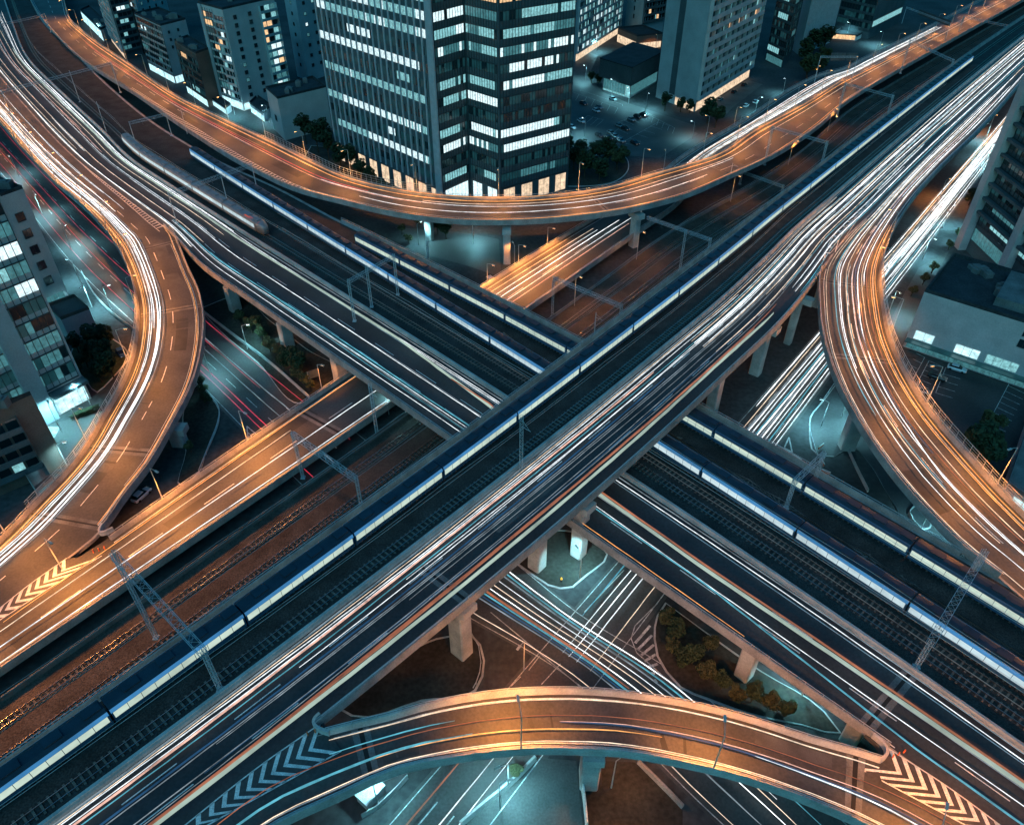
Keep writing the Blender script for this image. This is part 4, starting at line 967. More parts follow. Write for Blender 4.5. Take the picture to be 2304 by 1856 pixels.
b=tower('low_building','low pale building with lit yard beyond the ramp junction','c',(930,300),(735,285),(1010,250),(920,270),'wall_grey'); b.panel(0,1,b.frame(0)[1]-1,.3,2.6,'lit_warm')
# right edge
A1=P('g',720,1310);A2=P('g',1010,1600);A3=add(A2,A2,A1); A3=(A1[0]+(A2[0]-A1[0])*2.2,A1[1]+(A2[1]-A1[1])*2.2,0)
q1,q2_=back(A1,A3,30)
b=Bld('office_tower','tall office block with broad grey pillars and dark ledges beside the ground street',[A1,A3,q2_,q1],60,'wall_dark',cat_='tower')
w_=b.frame(0)[1]; fl=4.3
b.curtain(0,9,59,fl,pane=2.0,lit=.25,seed=101,base=(0,0,1,1),rows={1:1},pal=(3,2))
for k in range(1,13): b.slab(0,.5,w_,8.6+k*fl-.5,8.6+k*fl+.3,.02,1.6,'wall_dark','ledge')
for u in (0,w_*.45,w_*.9): b.slab(0,u-1.3,u+1.6,0,60,.02,2.4,'wall_pink')
b.panel(0,2,w_*.42,4,7.6,'lit_mid','lobby_window')
c=P('h',345,525);r_=P('h',1063,775);r_=(c[0]+(r_[0]-c[0])*1.3,c[1]+(r_[1]-c[1])*1.3,0)
hh=hat(c,'h',487,205); q1,q2_=back(c,r_,24)
b=Bld('low_building','long low building with brick side wall and glowing ground floor beside the car park',[c,r_,q2_,q1],hh,'wall_pink')
w_=b.frame(0)[1]
for u0,u1,m in ((1.5,6,'shop'),(11,16.5,'shop'),(18,25,'lit_cool'),(29,31,'lit_mid')): b.panel(0,u0,u1,3.3,5.6,m,'window')
b.panel(0,.5,w_*.8,.3,2.5,'lit_mid','glazing'); b.slab(0,.2,w_*.85,2.7,2.95,.02,2.2,'glass_teal','canopy')
b.punched(0,6,hh-6,hh-1,2.9,2.0,1.9,0,4,w_*.62,w_-1); b.units(5,9)
mb=MB(); x,y=b.c; mb.box((0,0),0,0,8,4,hh+.03,hh+2.2,.9); mb.build('rooftop_plant_room',M['concrete_dark'],b.roof)
c=P('h',905,1440);l=P('h',925,1210);r_=P('h',1180,1560)
b=Bld('low_building','flat grey roofed building with a lit window at the car park edge',[P('h',905,1440),P('h',1250,1680),P('h',1330,1000),P('h',1075,960)],4.5,'wall_grey',roof='concrete_dark'); b.panel(0,2,5,1,3.4,'shop','window'); b.panel(3,2,5,1.2,3,'lit_mid','window')
# left edge
c=P('f',715,540);l=P('f',330,745);l2=(c[0]+(l[0]-c[0])*2.6,c[1]+(l[1]-c[1])*2.6,0)
q1,q2_=back(l2,c,22)
b=Bld('office_block','glass fronted office block with bright lobby beside the pocket park',[l2,c,q2_,q1],58,'wall_beige')
w_=b.frame(0)[1]; b.curtain(0,7,57,4.2,pane=1.4,lit=.6,seed=111,base=(0,1,1,2),u0=.6,pal=(2,3,3,4),rows={5:1,6:1,8:1}); 
b.slab(0,w_*.60,w_*.73,0,58,.02,1.2,'wall_grey'); b.panel(0,w_*.76,w_-.5,.2,5.4,'shop','lobby_window'); b.slab(0,w_*.74,w_,5.6,6.4,.02,2.6,'wall_dark','canopy'); b.panel(0,.5,w_*.58,.3,5,'lit_mid','lobby_window')
c=P('e',545,1075);l=P('e',345,1170); h_=hat(c,'e',150,225); q1,q2_=back(l,c,16)
b=Bld('apartment_block','beige block with one column of square windows beside the red streaked street',[l,c,q2_,q1],min(h_,60),'wall_beige',cat_='apartment building',roof='roof_dark')
w_=b.frame(0)[1]; b.punched(0,1,6,b.h-2,4.6,2.0,2.2,.12,3,us=[w_*.55]); b.panel(0,1,w_-1,.3,2.8,'lit_mid','window'); b.units(3,3)
c=P('e',775,1350);l=P('e',562,1435); h_=hat(l,'e',500,1252); q1,q2_=back(l,c,9)
b=Bld('house','small house with a flat rust brown roof beside the park trees',[l,c,q2_,q1],h_,'wall_pink',roof='wall_brown',cat_='house'); b.punched(1,2,2,h_-.6,3,1.4,1.3,.3,4)
c=P('f',385,1135);r_=P('f',527,1060);l=P('f',-60,1330); h_=hat(c,'f',52,585)
b=Bld('apartment_block','dark balcony fronted block with a plain brown end wall at the ramp foot',[l,c,r_,add(l,r_,c)],h_,'wall_brown',cat_='apartment building')
b.balconies(0,3.5,h_-.5,3.2,1.6,1.2,'wall_dark',.18,121,pal=(2,3,2,2)); b.units(4,6)
b=Bld('low_building','low annex with pale terrace below the brown end wall',[P('f',330,1345),P('f',455,1245),P('f',390,1140),P('f',250,1230)],3.2,'wall_grey',roof='concrete_dark'); b.panel(0,.3,b.frame(0)[1]-.3,.3,2.5,'lit_mid','window')
# ------------------------------------------------------------------ ground detail
def island(label,pts,kerb=.16,top='earth',name='traffic_island',cat_='traffic island'):
    c=(sum(p[0] for p in pts)/len(pts),sum(p[1] for p in pts)/len(pts))
    root=empty(name,(c[0],c[1],0),label,cat_)
    q=cat([(p[0]-c[0],p[1]-c[1],0) for p in pts]+[(pts[0][0]-c[0],pts[0][1]-c[1],0)],2.5)[:-1]
    q=[(x,y) for x,y,z in q]
    ins=[(x*(1-.35/math.hypot(x,y)) if math.hypot(x,y)>1 else x,y*(1-.35/math.hypot(x,y)) if math.hypot(x,y)>1 else y) for x,y in q]
    mb=MB(); n=len(q)
    for i in range(n):
        j=(i+1)%n; mb.prism([q[i],q[j],ins[j],ins[i]],0,kerb)
    mb.build('kerb',M['concrete_pale'],root)
    mb=MB(); mb.prism(ins,0,kerb-.03); mb.build('soil',M[top],root); return root
island('kerbed island round two piers with an orange bollard at its rounded tip',tr('8',[(1090,80),(1210,170),(1300,230),(1380,252),(1460,243),(1540,175),(1680,30),(1560,-80),(1330,-120),(1150,-40)]))
island('kerbed planted island beside the zebra hatching and the lower viaduct piers',tr('8',[(2040,335),(1985,420),(1967,560),(1985,670),(2040,770),(2130,870)])+tr('9',[(160,950),(420,1040),(760,1110),(1000,1160),(900,1030),(500,770),(200,560)]))
island('dark bare island under the topmost viaduct beside the squat pier',tr('8',[(815,530),(880,600),(905,700),(895,800),(850,890),(500,960),(60,1050),(-60,960),(300,720),(600,560)]))
island('narrow planted island around the pier of the curved park ramp',tr('4',[(1240,695),(1330,775),(1383,850),(1380,930),(1335,1050),(1290,1150),(1255,1250),(1140,1330),(1170,1120),(1150,900),(1190,760)]))
island('dark paved island below the ramp past the car park',tr('6',[(965,690),(880,800),(800,900),(795,980),(850,1140),(950,1150),(1060,1080),(1180,1200),(1300,1400),(1480,1620),(1560,1600),(1350,1330),(1120,980),(1020,720)]),top='asphalt_dark')
island('shrub belt between the red streaked street and the lower viaduct piers',tr('j',[(150,420),(300,580),(560,800),(900,1070),(1010,980),(1150,900),(900,700),(640,500),(400,330)]))
island('lawn of the pocket park beside the glass fronted office block',tr('f',[(545,210),(600,330),(680,420),(760,500),(870,400),(960,300),(1000,250),(900,90),(760,40),(640,60)]),top='leaf')
island('planting bed along the foot of the glass office tower',tr('i',[(0,180),(200,200),(480,330),(700,480),(1000,640),(1000,720),(560,640),(200,500),(-60,320)]))
island('planting bed between the office tower and the car park',tr('b',[(160,1330),(400,1400),(640,1400),(700,1500),(560,1640),(100,1676),(-200,1640)]))
def flat(name,pts,m,z=.006):
    mb=MB(); mb.poly([(p[0],p[1],z) for p in pts]); return tag(mb.build(name,M[m]),kind='structure')
M['paving']=mat('paving',(.085,.085,.083),.8,var=.25,scale=.2,var2=.2,scale2=3)
flat('car_park_surface',tr('b',[(60,1250),(180,820),(600,960),(1000,1060),(1320,1200),(980,1420),(640,1395)]),'asphalt',.009)
flat('car_park_surface',tr('h',[(300,590),(480,600),(1063,760),(1200,900),(840,1250),(700,1180),(560,1050)]),'asphalt_dark',.009)
flat('pavement',tr('h',[(440,60),(620,-40),(500,180),(345,530),(240,430),(360,200)]),'paving',.018)
flat('pavement',tr('8',[(760,1736),(1000,1530),(1230,1310),(1480,1330),(1500,1560),(1540,1900),(700,1900)]),'paving',.018)
flat('brown_yard',tr('8',[(1510,1480),(1640,1480),(1640,1330),(1850,1340),(2150,1640),(2150,1900),(1550,1900)]),'earth',.010)
flat('side_street',tr('f',[(330,760),(480,720),(820,640),(900,560),(780,820),(440,1240),(520,1060),(400,800)]),'asphalt',.011)
flat('side_street',tr('b',[(180,560),(330,470),(420,500),(330,700),(470,830),(700,930),(1300,1130),(1290,1180),(600,970),(180,820)]),'asphalt',.011)
flat('forecourt',tr('b',[(1330,1000),(1480,900),(1760,720),(1900,760),(1640,960),(1540,1060)]),'paving',.011)
flat('forecourt',tr('i',[(700,860),(1250,900),(1570,960),(1590,1280),(1300,1180),(1000,1100),(860,960)]),'asphalt',.011)
# painted lines on the ground
gm=MB()
def gl_(tile,a,b,w=.12,z=.03):
    p,q=P(tile,*a),P(tile,*b); d=math.dist(p,q); n=(-(q[1]-p[1])/d*w/2,(q[0]-p[0])/d*w/2)
    gm.quad((p[0]+n[0],p[1]+n[1],z),(q[0]+n[0],q[1]+n[1],z),(q[0]-n[0],q[1]-n[1],z),(p[0]-n[0],p[1]-n[1],z))
def gmark(label_name):
    global gm
    o=gm.build(label_name,M['paint_worn']); tag(o,kind='structure'); gm=MB()
def stalls(tile,a,b,c,n):
    """n bay lines from edge a-b toward the side of c"""
    for k in range(n+1):
        t=k/n; p=(a[0]+(b[0]-a[0])*t,a[1]+(b[1]-a[1])*t); gl_(tile,p,(p[0]+c[0]-a[0],p[1]+c[1]-a[1]))
    gl_(tile,a,b)
stalls('b',(180,825),(600,970),(150,880),6); stalls('b',(330,1040),(470,1080),(260,1100),3); stalls('b',(600,1100),(850,1010),(690,1140),5); stalls('b',(480,1260),(640,1130),(570,1300),4)
stalls('b',(640,1280),(960,1100),(740,1310),5); stalls('b',(870,1030),(1110,1150),(850,1080),5); stalls('b',(240,1330),(410,1390),(200,1380),4); stalls('b',(260,810),(640,940),(262,822),1)
stalls('h',(380,765),(475,590),(330,740),5); stalls('h',(400,800),(500,610),(470,830),7); stalls('h',(600,650),(540,800),(700,680),4); stalls('h',(850,980),(985,725),(955,1030),8)
gmark('bay_marking')
for k in range(7):
    a=(1845+k*13,(530+k*35)); gl_('8',(1850+k*20,590+k*38),(1945+k*12-(k>4)*30,480+k*60),.45)
for a,b in (((1990,340),(1850,480)),((1850,480),(1825,560)),((1825,560),(1860,650)),((1860,650),(2030,800)),((2030,800),(2150,890)),((940,395),(1500,860)),((1530,395),(1780,130)),((1070,860),(1130,800)),((1180,760),(1250,670)),((1260,850),(1380,720)),((1230,1310),(760,1736))): gl_('8',a,b,.16)
for a,b in (((670,1025),(640,1090)),((670,1025),(690,1120)),((640,1090),(690,1120)),((560,1050),(750,1165)),((540,1060),(800,1220))): gl_('6',a,b,.3)
for a,b in (((1555,955),(1620,1010)),((1555,955),(1565,1050)),((1575,1010),(1600,1000))): gl_('4',a,b,.25)
for k in range(9): gl_('f',(375+k*1,770+k*9),(470-k*5,765+k*10),.25)
gmark('street_marking')
mb=MB()
for n,us in (('S1',(.04,.96)),('S2',(.05,.93))):
    for u in us: line(mb,RB[n],u,0,RB[n].len,.15,.03)
dashes(mb,S1,.375,200,470,5,5,.16,.03); dashes(mb,S1,.64,200,470,5,5,.16,.03); dashes(mb,S2,.24,130,500,5,6,.14,.03); dashes(mb,S2,.8,120,500,5,6,.14,.03); line(mb,S2,.3,0,60,.2,.032); line(mb,S2,.55,0,60,.2,.032)
tag(mb.build('street_marking',M['paint_worn']),kind='structure')
# barriers beside the streets
def barrier(label,pts,h=.9,w=.22,m='concrete',name='barrier',cat_='barrier',posts=0):
    pts=cat(pts,2.0); c=pts[len(pts)//2]; root=empty(name,(c[0],c[1],0),label,cat_)
    rows=[]
    for i,p in enumerate(pts):
        a=pts[max(i-1,0)];b=pts[min(i+1,len(pts)-1)];d=math.dist(a[:2],b[:2]) or 1; n=(-(b[1]-a[1])/d,(b[0]-a[0])/d)
        x,y,z=p[0]-c[0],p[1]-c[1],p[2]
        if posts: rows.append([(x+n[0]*w/2,y+n[1]*w/2,z+h-.25),(x+n[0]*w/2,y+n[1]*w/2,z+h),(x-n[0]*w/2,y-n[1]*w/2,z+h),(x-n[0]*w/2,y-n[1]*w/2,z+h-.25)])
        else: rows.append([(x+n[0]*w,y+n[1]*w,z),(x+n[0]*w/2,y+n[1]*w/2,z+h),(x-n[0]*w/2,y-n[1]*w/2,z+h),(x-n[0]*w,y-n[1]*w,z)])
    mb=MB(); mb.sweep(rows,True,True); mb.build('rail' if posts else 'wall',M[m],root)
    if posts:
        for i in range(0,len(pts),posts):
            p=pts[i]; mb=MB(); mb.tube((p[0]-c[0],p[1]-c[1],p[2]),(p[0]-c[0],p[1]-c[1],p[2]+h),.06); mb.build('post',M['steel'],root)
    return root
barrier('curved pale guard rail round the planted island under the park ramp',tr('4',[(1240,695),(1330,775),(1383,850),(1375,940),(1330,1060),(1255,1250)]),.8,.1,'steel',posts=2)
barrier('pale concrete barrier between the shrub belt and the red streaked street',tr('4',[(1275,235),(1450,370),(1700,560),(1950,780)]),1.0,.2,'concrete_pale')
barrier('guard rail snaking along the edge of the dark paved island',tr('6',[(955,690),(860,830),(795,930),(800,1000),(840,1140)]),.8,.1,'steel',posts=2)
barrier('thin pale wall zigzagging on the dark ground below the ramp past the car park',tr('6',[(1460,1460),(1420,1510),(1480,1600),(1690,1730)]),.9,.12,'concrete_pale')
barrier('slender pale wall standing on the dark island below the ramp past the car park',tr('6',[(1040,1110),(1090,1220),(1165,1370)]),.9,.12,'concrete_pale')
barrier('low round topped wall beside the bright teal pavement',tr('8',[(750,1736),(900,1610),(1060,1480),(1220,1320)]),1.1,.35,'concrete_pale')
barrier('tall white panel barrier dividing the brown yard from the teal pavement',tr('8',[(1515,1490),(1530,1600),(1545,1760)]),2.2,.18,'paint')
barrier('broken concrete barrier along the brown yard edge',tr('8',[(1870,1340),(1960,1430),(2060,1530),(2150,1625)]),.9,.3,'concrete')
barrier('guard rail curving round the bare island by the squat pier',tr('8',[(820,540),(865,620),(880,720),(850,850),(830,885)]),.8,.1,'steel',posts=2)
barrier('kerbside wall between the street and the park house',tr('e',[(640,880),(760,1080),(900,1220),(1060,1340)]),.9,.15,'concrete_pale')
barrier('low wall with fence between the brown railway and the teal gap beside the low road',[RW.pt(i,0,.3) for i in range(8,RW.n-40,5)],1.2,.15,'concrete_dark')
# safety fences on the outer edges of the ramps
def fence(n,u,s0,s1,h,label_part='safety_fence',off=.3,gap=2.2,dz=1.0):
    rb=RB[n]; mb=MB(); o=-off if u<.5 else off; s=s0
    while s<s1:
        q=rb.pt(rb.idx(s),u,o,dz); mb.tube(q,(q[0],q[1],q[2]+h),.06,n=4); s+=gap
    for k in range(4):
        z=dz+.25+(h-.3)*k/3; r=.045 if k in(0,3) else .025
        prof(mb,rb,s0,s1,[(u,o-r,z-r),(u,o+r,z-r),(u,o+r,z+r),(u,o-r,z+r)])
    root_b[n](mb,label_part,M['pole'])
fence('E',0,sAt('E','1',1700,880),sAt('E','2',600,1230),2.6); fence('D',0,gDa+40,lenD-25,1.8); fence('F',1,560,lenF-6,2.0)
# ------------------------------------------------------------------ trees
def tree_proto(seed,leaf,h=6.5,cr=2.4,th=1.6,n=1500):
    r=random.Random(seed); tr_=MB(); tr_.tube((0,0,0),(.1,.05,h*.45),.2,.13,7)
    limbs=[]
    for k in range(6):
        a=k*1.05+r.uniform(-.3,.3); e=(math.cos(a)*cr*.6,math.sin(a)*cr*.6,h*r.uniform(.5,.8)); tr_.tube((.1,.05,h*r.uniform(.25,.43)),e,.09,.03,5); limbs.append(e)
    cl=[(x*r.uniform(.6,1.25),y*r.uniform(.6,1.25),z+r.uniform(-.4,.5),r.uniform(.7,1.25)) for x,y,z in limbs]
    cl+=[(r.uniform(-1,1)*cr*.6,r.uniform(-1,1)*cr*.6,h*r.uniform(.42,.98),r.uniform(.6,1.2)) for _ in range(9)]
    mb=MB()
    for k in range(n):
        x,y,z,rr=r.choice(cl)
        while True:
            d=[r.uniform(-1,1) for _ in range(3)]; l=math.sqrt(sum(c*c for c in d))
            if .1<l<1: break
        s=rr*(l**.35)/l; c=(x+d[0]*s,y+d[1]*s,max(z+d[2]*s*.8,th*.6)); a=r.uniform(0,6.3); t=r.uniform(-.8,.8); q=r.uniform(.14,.30)
        u=(math.cos(a)*q,math.sin(a)*q,math.sin(t)*q*.6); v=(-math.sin(a)*q*.7,math.cos(a)*q*.7,math.cos(t)*q*.5*r.choice((-1,1)))
        mb.quad(*[(c[0]+i*u[0]+j*v[0],c[1]+i*u[1]+j*v[1],c[2]+i*u[2]+j*v[2]) for i,j in((-1,-1),(1,-1),(1,1),(-1,1))])
    return tr_,mb,leaf
TP=[]
def tree(p,kind,s,label,group,name='tree'):
    if len(TP)==0:
        for sd,lf,h in ((1,'leaf',6.5),(2,'leaf2',5.6),(3,'leaf',8.0)): TP.append([tree_proto(sd,lf,h),None])
    pr,made=TP[kind]
    if made is None:
        root=empty(name,(p[0],p[1],0),label,'tree',group)
        pr[0].build('trunk',M['bark'],root); pr[1].build('crown',M[pr[2]],root); TP[kind][1]=root
    else:
        root=copy_tree(made); root.name=name; root.location=(p[0],p[1],0); root['label']=label; root['group']=group
    root.scale=(s,s,s*rnd.uniform(.9,1.1)); root.rotation_euler=(0,0,rnd.uniform(0,6))
    return root
def trees(tile,lst,what,anchor,at_,group):
    """labels count the plants outward from a thing one can find"""
    a=P(tile,*at_); order=sorted(range(len(lst)),key=lambda k:math.dist(P(tile,*lst[k][:2]),a))
    for n,k in enumerate(order):
        x,y,kd,s=lst[k]; size='large' if s>=1.15 else 'small' if s<.65 else 'medium'
        tree(P(tile,x,y),kd,s*1.15,'%s %s, %s from %s'%(size,what,ORD[n],anchor) if n else '%s %s, nearest to %s'%(size,what,anchor),group)
trees('i',[(60,240,2,1.2),(150,300,2,1.1),(250,360,0,1.2),(340,400,2,1.0),(420,470,0,1.1),(500,500,0,.9),(-40,170,2,1.2),(590,560,1,.7),(120,160,0,1.2)],'dark leafy tree','the grey corner pillar of the office tower',(1100,700),'trees at the foot of the office tower')
trees('b',[(90,1640,0,1.2),(200,1540,2,1.1),(300,1600,0,1.3),(400,1510,2,1.1),(500,1480,0,1.2),(590,1530,1,1.2),(260,1440,0,1.0),(430,1640,0,1.2),(640,1470,1,1.0),(140,1420,2,.9)],'dark tree beside the car park','the bent orange lamp',(1005,1560),'trees beside the car park')
trees('b',[(1400,1110,0,1.4),(1470,1150,1,1.3),(1020,1000,2,.9),(1160,1010,0,.8),(1240,1020,0,.8),(360,750,0,.7),(420,770,0,.7)],'rounded street tree','the corner of the huge dark apartment block',(1285,1010),'street trees by the apartment block')
trees('c',[(560,600,1,1.7),(640,560,1,1.5),(600,420,2,1.6),(680,400,2,1.6),(540,470,0,1.5),(690,490,1,1.4)],'bushy tree by the ramp junction','the double sign board',(870,540),'trees beside the ramp junction')
trees('f',[(790,200,2,1.0),(850,180,0,1.0),(620,190,0,.8),(690,300,1,.7),(640,350,0,.6),(860,330,2,.9),(890,380,0,.9),(740,260,0,.8),(800,420,0,.8)],'dark park tree','the bright office lobby',(640,560),'trees of the pocket park')
trees('j',[(440,520,1,.6),(520,590,1,.65),(590,640,0,.6),(650,720,1,.65),(720,760,1,.6),(800,830,0,.85),(860,880,0,.8),(900,950,1,.6),(840,920,1,.55),(560,560,0,.55),(930,990,1,.5),(740,850,0,.6)],'olive bush in the shrub belt','the small dark notice board',(925,965),'bushes in the shrub belt')
trees('h',[(830,1060,1,.9),(790,1180,0,1.1),(720,1220,0,1.2),(800,1280,2,.9),(850,1220,0,.9)],'dark tree at the car park edge','the white bay lines',(850,980),'trees at the car park edge')
trees('g',[(760,980,0,.8),(790,1040,0,.7),(680,1250,0,.6),(400,1600,1,.5),(310,1690,1,.5),(470,1510,1,.5),(600,1330,1,.45)],'shrub along the ground street','the pillared office block',(720,1310),'shrubs along the ground street')
trees('8',[(2040,480,1,.55),(2100,560,0,.6),(2080,660,1,.5),(2140,730,0,.55)],'low island shrub','the orange traffic cone',(2010,400),'shrubs on the planted island')
tree(P('8',1100,1420),1,.4,'small bright shrub behind the low round topped wall','shrubs on the pavement')
trees('9',[(60,720,0,.6),(130,820,1,.6),(240,880,0,.55),(330,960,1,.5),(430,960,0,.6),(540,1010,1,.55),(640,1050,0,.5),(160,640,1,.5)],'shrub below the lower viaduct','the ramp nose',(1050,1200),'shrubs on the planted island')
trees('4',[(1290,760,1,.45),(1310,830,0,.5),(1270,700,0,.4),(1200,1120,1,.4)],'low plant on the narrow island','the pier of the park ramp',(1215,1070),'plants under the park ramp')
trees('i',[(1060,920,0,.9),(1130,960,0,.8),(900,860,1,.5),(760,920,1,.5),(820,1000,1,.5)],'garden tree below the long ramp','the tall ramp pier',(1600,1100),'garden trees under the long ramp')
# clipped hedge in front of the bright lobby
a,b_=P('f',585,700),P('f',760,640); root=empty('hedge',(a[0],a[1],0),'clipped green hedge in front of the bright office lobby','hedge')
r=random.Random(4); mb=MB()
for k in range(2500):
    t=r.random(); w_=r.uniform(-1.2,1.2); z=r.choice((r.uniform(.1,1.3),1.3)); x=(b_[0]-a[0])*t+w_*.5;y=(b_[1]-a[1])*t+w_; q=.13; an=r.uniform(0,6)
    mb.quad(*[(x+math.cos(an+j)*q,y+math.sin(an+j)*q,z+math.sin(j*2+an)*.06) for j in (0,1.57,3.14,4.71)])
mb.build('foliage',M['leaf'],root)
# ------------------------------------------------------------------ cars
M['car_white']=mat('car_paint_white',(.62,.66,.68),.25,.1,var=0,spec=.6);M['car_silver']=mat('car_paint_silver',(.30,.33,.35),.25,.5,var=0);M['car_black']=mat('car_paint_black',(.02,.022,.025),.2,.2,var=0,spec=.6);M['car_blue']=mat('car_paint_blue',(.05,.12,.22),.25,.3,var=0)
M['tyre']=mat('tyre',(.015,.015,.015),.9,var=0); M['car_light']=glow('car_light',(.9,.95,1),.25); M['car_tail']=mat('tail_lamp',(.35,.01,.01),.3,var=0)
CARP={}
def car(p,ang,colr,label,group):
    if colr in CARP:
        root=copy_tree(CARP[colr]); root.location=(p[0],p[1],.01); root.rotation_euler=(0,0,ang); root['label']=label; root['group']=group; return root
    root=empty('parked_car',(p[0],p[1],.01),label,'car',group,ang)
    st=[(-2.2,.62,.45,.72),(-2.05,.80,.35,.86),(-1.2,.85,.28,.92),(.9,.85,.28,.90),(1.7,.80,.30,.80),(2.15,.66,.40,.66)]
    mb=MB(); mb.sweep([[(x,-w,zb),(x,-w,zt-.15),(x,-w*.88,zt),(x,w*.88,zt),(x,w,zt-.15),(x,w,zb)] for x,w,zb,zt in st],True,True); body=mb.build('body',M['car_'+colr],root)
    mb=MB(); mb.sweep([[(x,-w,zb),(x,-w*.93,zt),(x,w*.93,zt),(x,w,zb)] for x,w,zb,zt in ((-1.85,.70,.88,.92),(-1.3,.72,.9,1.38),(.2,.72,.9,1.42),(1.05,.72,.88,.93))],True,True); mb.build('cabin_glass',M['glass_dark'],root)
    mb=MB(); mb.sweep([[(x,-w,zb),(x,-w*.95,zt),(x,w*.95,zt),(x,w,zb)] for x,w,zb,zt in ((-1.35,.66,1.36,1.40),(-.5,.68,1.40,1.46),(.25,.66,1.40,1.45))],True,True); mb.build('car_roof',M['car_'+colr],root)
    for x in (-1.35,1.35):
        for y in (-.78,.78):
            mb=MB(); mb.tube((x,y-.1,.31),(x,y+.1,.31),.31,n=12); mb.build('wheel',M['tyre'],root)
    for y in (-.55,.55):
        mb=MB(); mb.box((2.08,y),0,0,.1,.17,.52,.66); mb.build('headlight',M['car_light'],root)
        mb=MB(); mb.box((-2.17,y),0,0,.05,.17,.56,.72); mb.build('tail_light',M['car_tail'],root)
    CARP[colr]=root; return root
def pdir(tile,a,b):
    p,q=P(tile,*a),P(tile,*b); return math.atan2(q[1]-p[1],q[0]-p[0])
ang1=pdir('b',(340,970),(470,1030)); ang2=pdir('b',(210,1310),(310,1270))
for x,y,c,an,l in [(405,1005,'white',ang1,'white car parked with another beside the dark cube end of the car park'),(430,975,'silver',ang1,'silver car parked close behind the white one in the back row'),(270,1100,'white',ang1,'white car parked nearest the tower in the middle row'),(186,1152,'white',ang1,'white car half hidden by the corner of the office tower'),(262,1305,'white',ang2,'white estate car parked alone by the tree bed'),(290,940,'black',ang1,'black car in the back corner beside the tower'),
   (720,1085,'silver',ang1,'silver car at the near end of the three car row'),(775,1060,'black',ang1,'black car between two others in the far row'),(830,1045,'black',ang1,'black car at the far end of the three car row'),(610,1140,'silver',ang1,'silver car in the short middle row'),(665,1165,'black',ang1,'black car next to the silver one in the short middle row'),
   (540,1205,'silver',ang1,'silver car first of the crowded front row'),(510,1250,'black',ang1,'black car at the tower end of the crowded front row'),(575,1235,'silver',ang1,'silver car in the middle of the crowded front row'),(625,1275,'silver',ang1,'silver car last of the crowded front row'),(430,1225,'black',ang1,'black car standing apart before the crowded front row'),(750,1295,'black',ang1,'black car alone beside the front bay lines'),(555,900,'white',ang1,'white van like car at the kerb before the dark cube')]:
    car(P('b',x,y),an,c,l,'cars in the car park by the office tower')
for x,y,c,l in [(1515,900,'silver','silver car by the lit ground floor of the huge apartment block'),(1640,835,'black','black car on the pale forecourt of the huge apartment block'),(1750,960,'white','white car glowing on the forecourt near the ramp'),(1835,925,'white','second white car at the outer edge of the forecourt'),(1730,770,'black','black car at the far end of the forecourt')]:
    car(P('b',x,y),pdir('b',(1500,900),(1750,740)),c,l,'cars on the apartment forecourt')
ah=pdir('h',(400,790),(490,820))
for x,y,c,l in [(662,665,'white','white car parked under the lit canopy of the long low building'),(448,795,'silver','pale car in the bays beside the ramp fence'),(442,832,'black','black car next to the pale one beside the ramp fence'),(455,862,'black','black car nearest the lamp post beside the ramp fence'),(545,715,'black','black car in the shadow of the canopy bays')]:
    car(P('h',x,y),ah,c,l,'cars in the car park past the ramp')
car(P('f',1110,1310),pdir('f',(1060,1350),(1160,1260)),'white','pale car in the dark alley between the park ramp and the low road','cars on the streets')
car(P('f',950,200),pdir('f',(920,150),(1010,260)),'blue','blue vehicle beside the park under the curved ramp','cars on the streets')
# ------------------------------------------------------------------ railway overhead gantries and signs
def lattice(mb,a,b,w,n=None,r=.045):
    """square lattice boom between a and b"""
    d=[b[i]-a[i] for i in range(3)]; l=math.sqrt(sum(x*x for x in d)); d=[x/l for x in d]
    if abs(d[2])>.9: u=(1,0,0);v=(0,1,0)
    else:
        h=math.hypot(d[0],d[1]); u=(-d[1]/h,d[0]/h,0); v=(0,0,1)
    k=n or max(3,int(l/(w*1.15)))
    def pt(t,i,j): return tuple(a[c]+d[c]*l*t+u[c]*w/2*i+v[c]*w/2*j for c in range(3))
    for i,j in((-1,-1),(1,-1),(1,1),(-1,1)): mb.tube(pt(0,i,j),pt(1,i,j),r,n=4)
    for q in range(k):
        t0,t1=q/k,(q+1)/k; s=1 if q%2 else -1
        for (i,j),(i2,j2) in (((-1,-1),(1,-1)),((-1,1),(1,1)),((-1,-1),(-1,1)),((1,-1),(1,1))):
            p,q2=((i,j),(i2,j2)) if s>0 else ((i2,j2),(i,j))
            mb.tube(pt(t0,*p),pt(t1,*q2),r*.6,n=3)
        mb.tube(pt(t1,-1,1),pt(t1,1,1),r*.6,n=3)
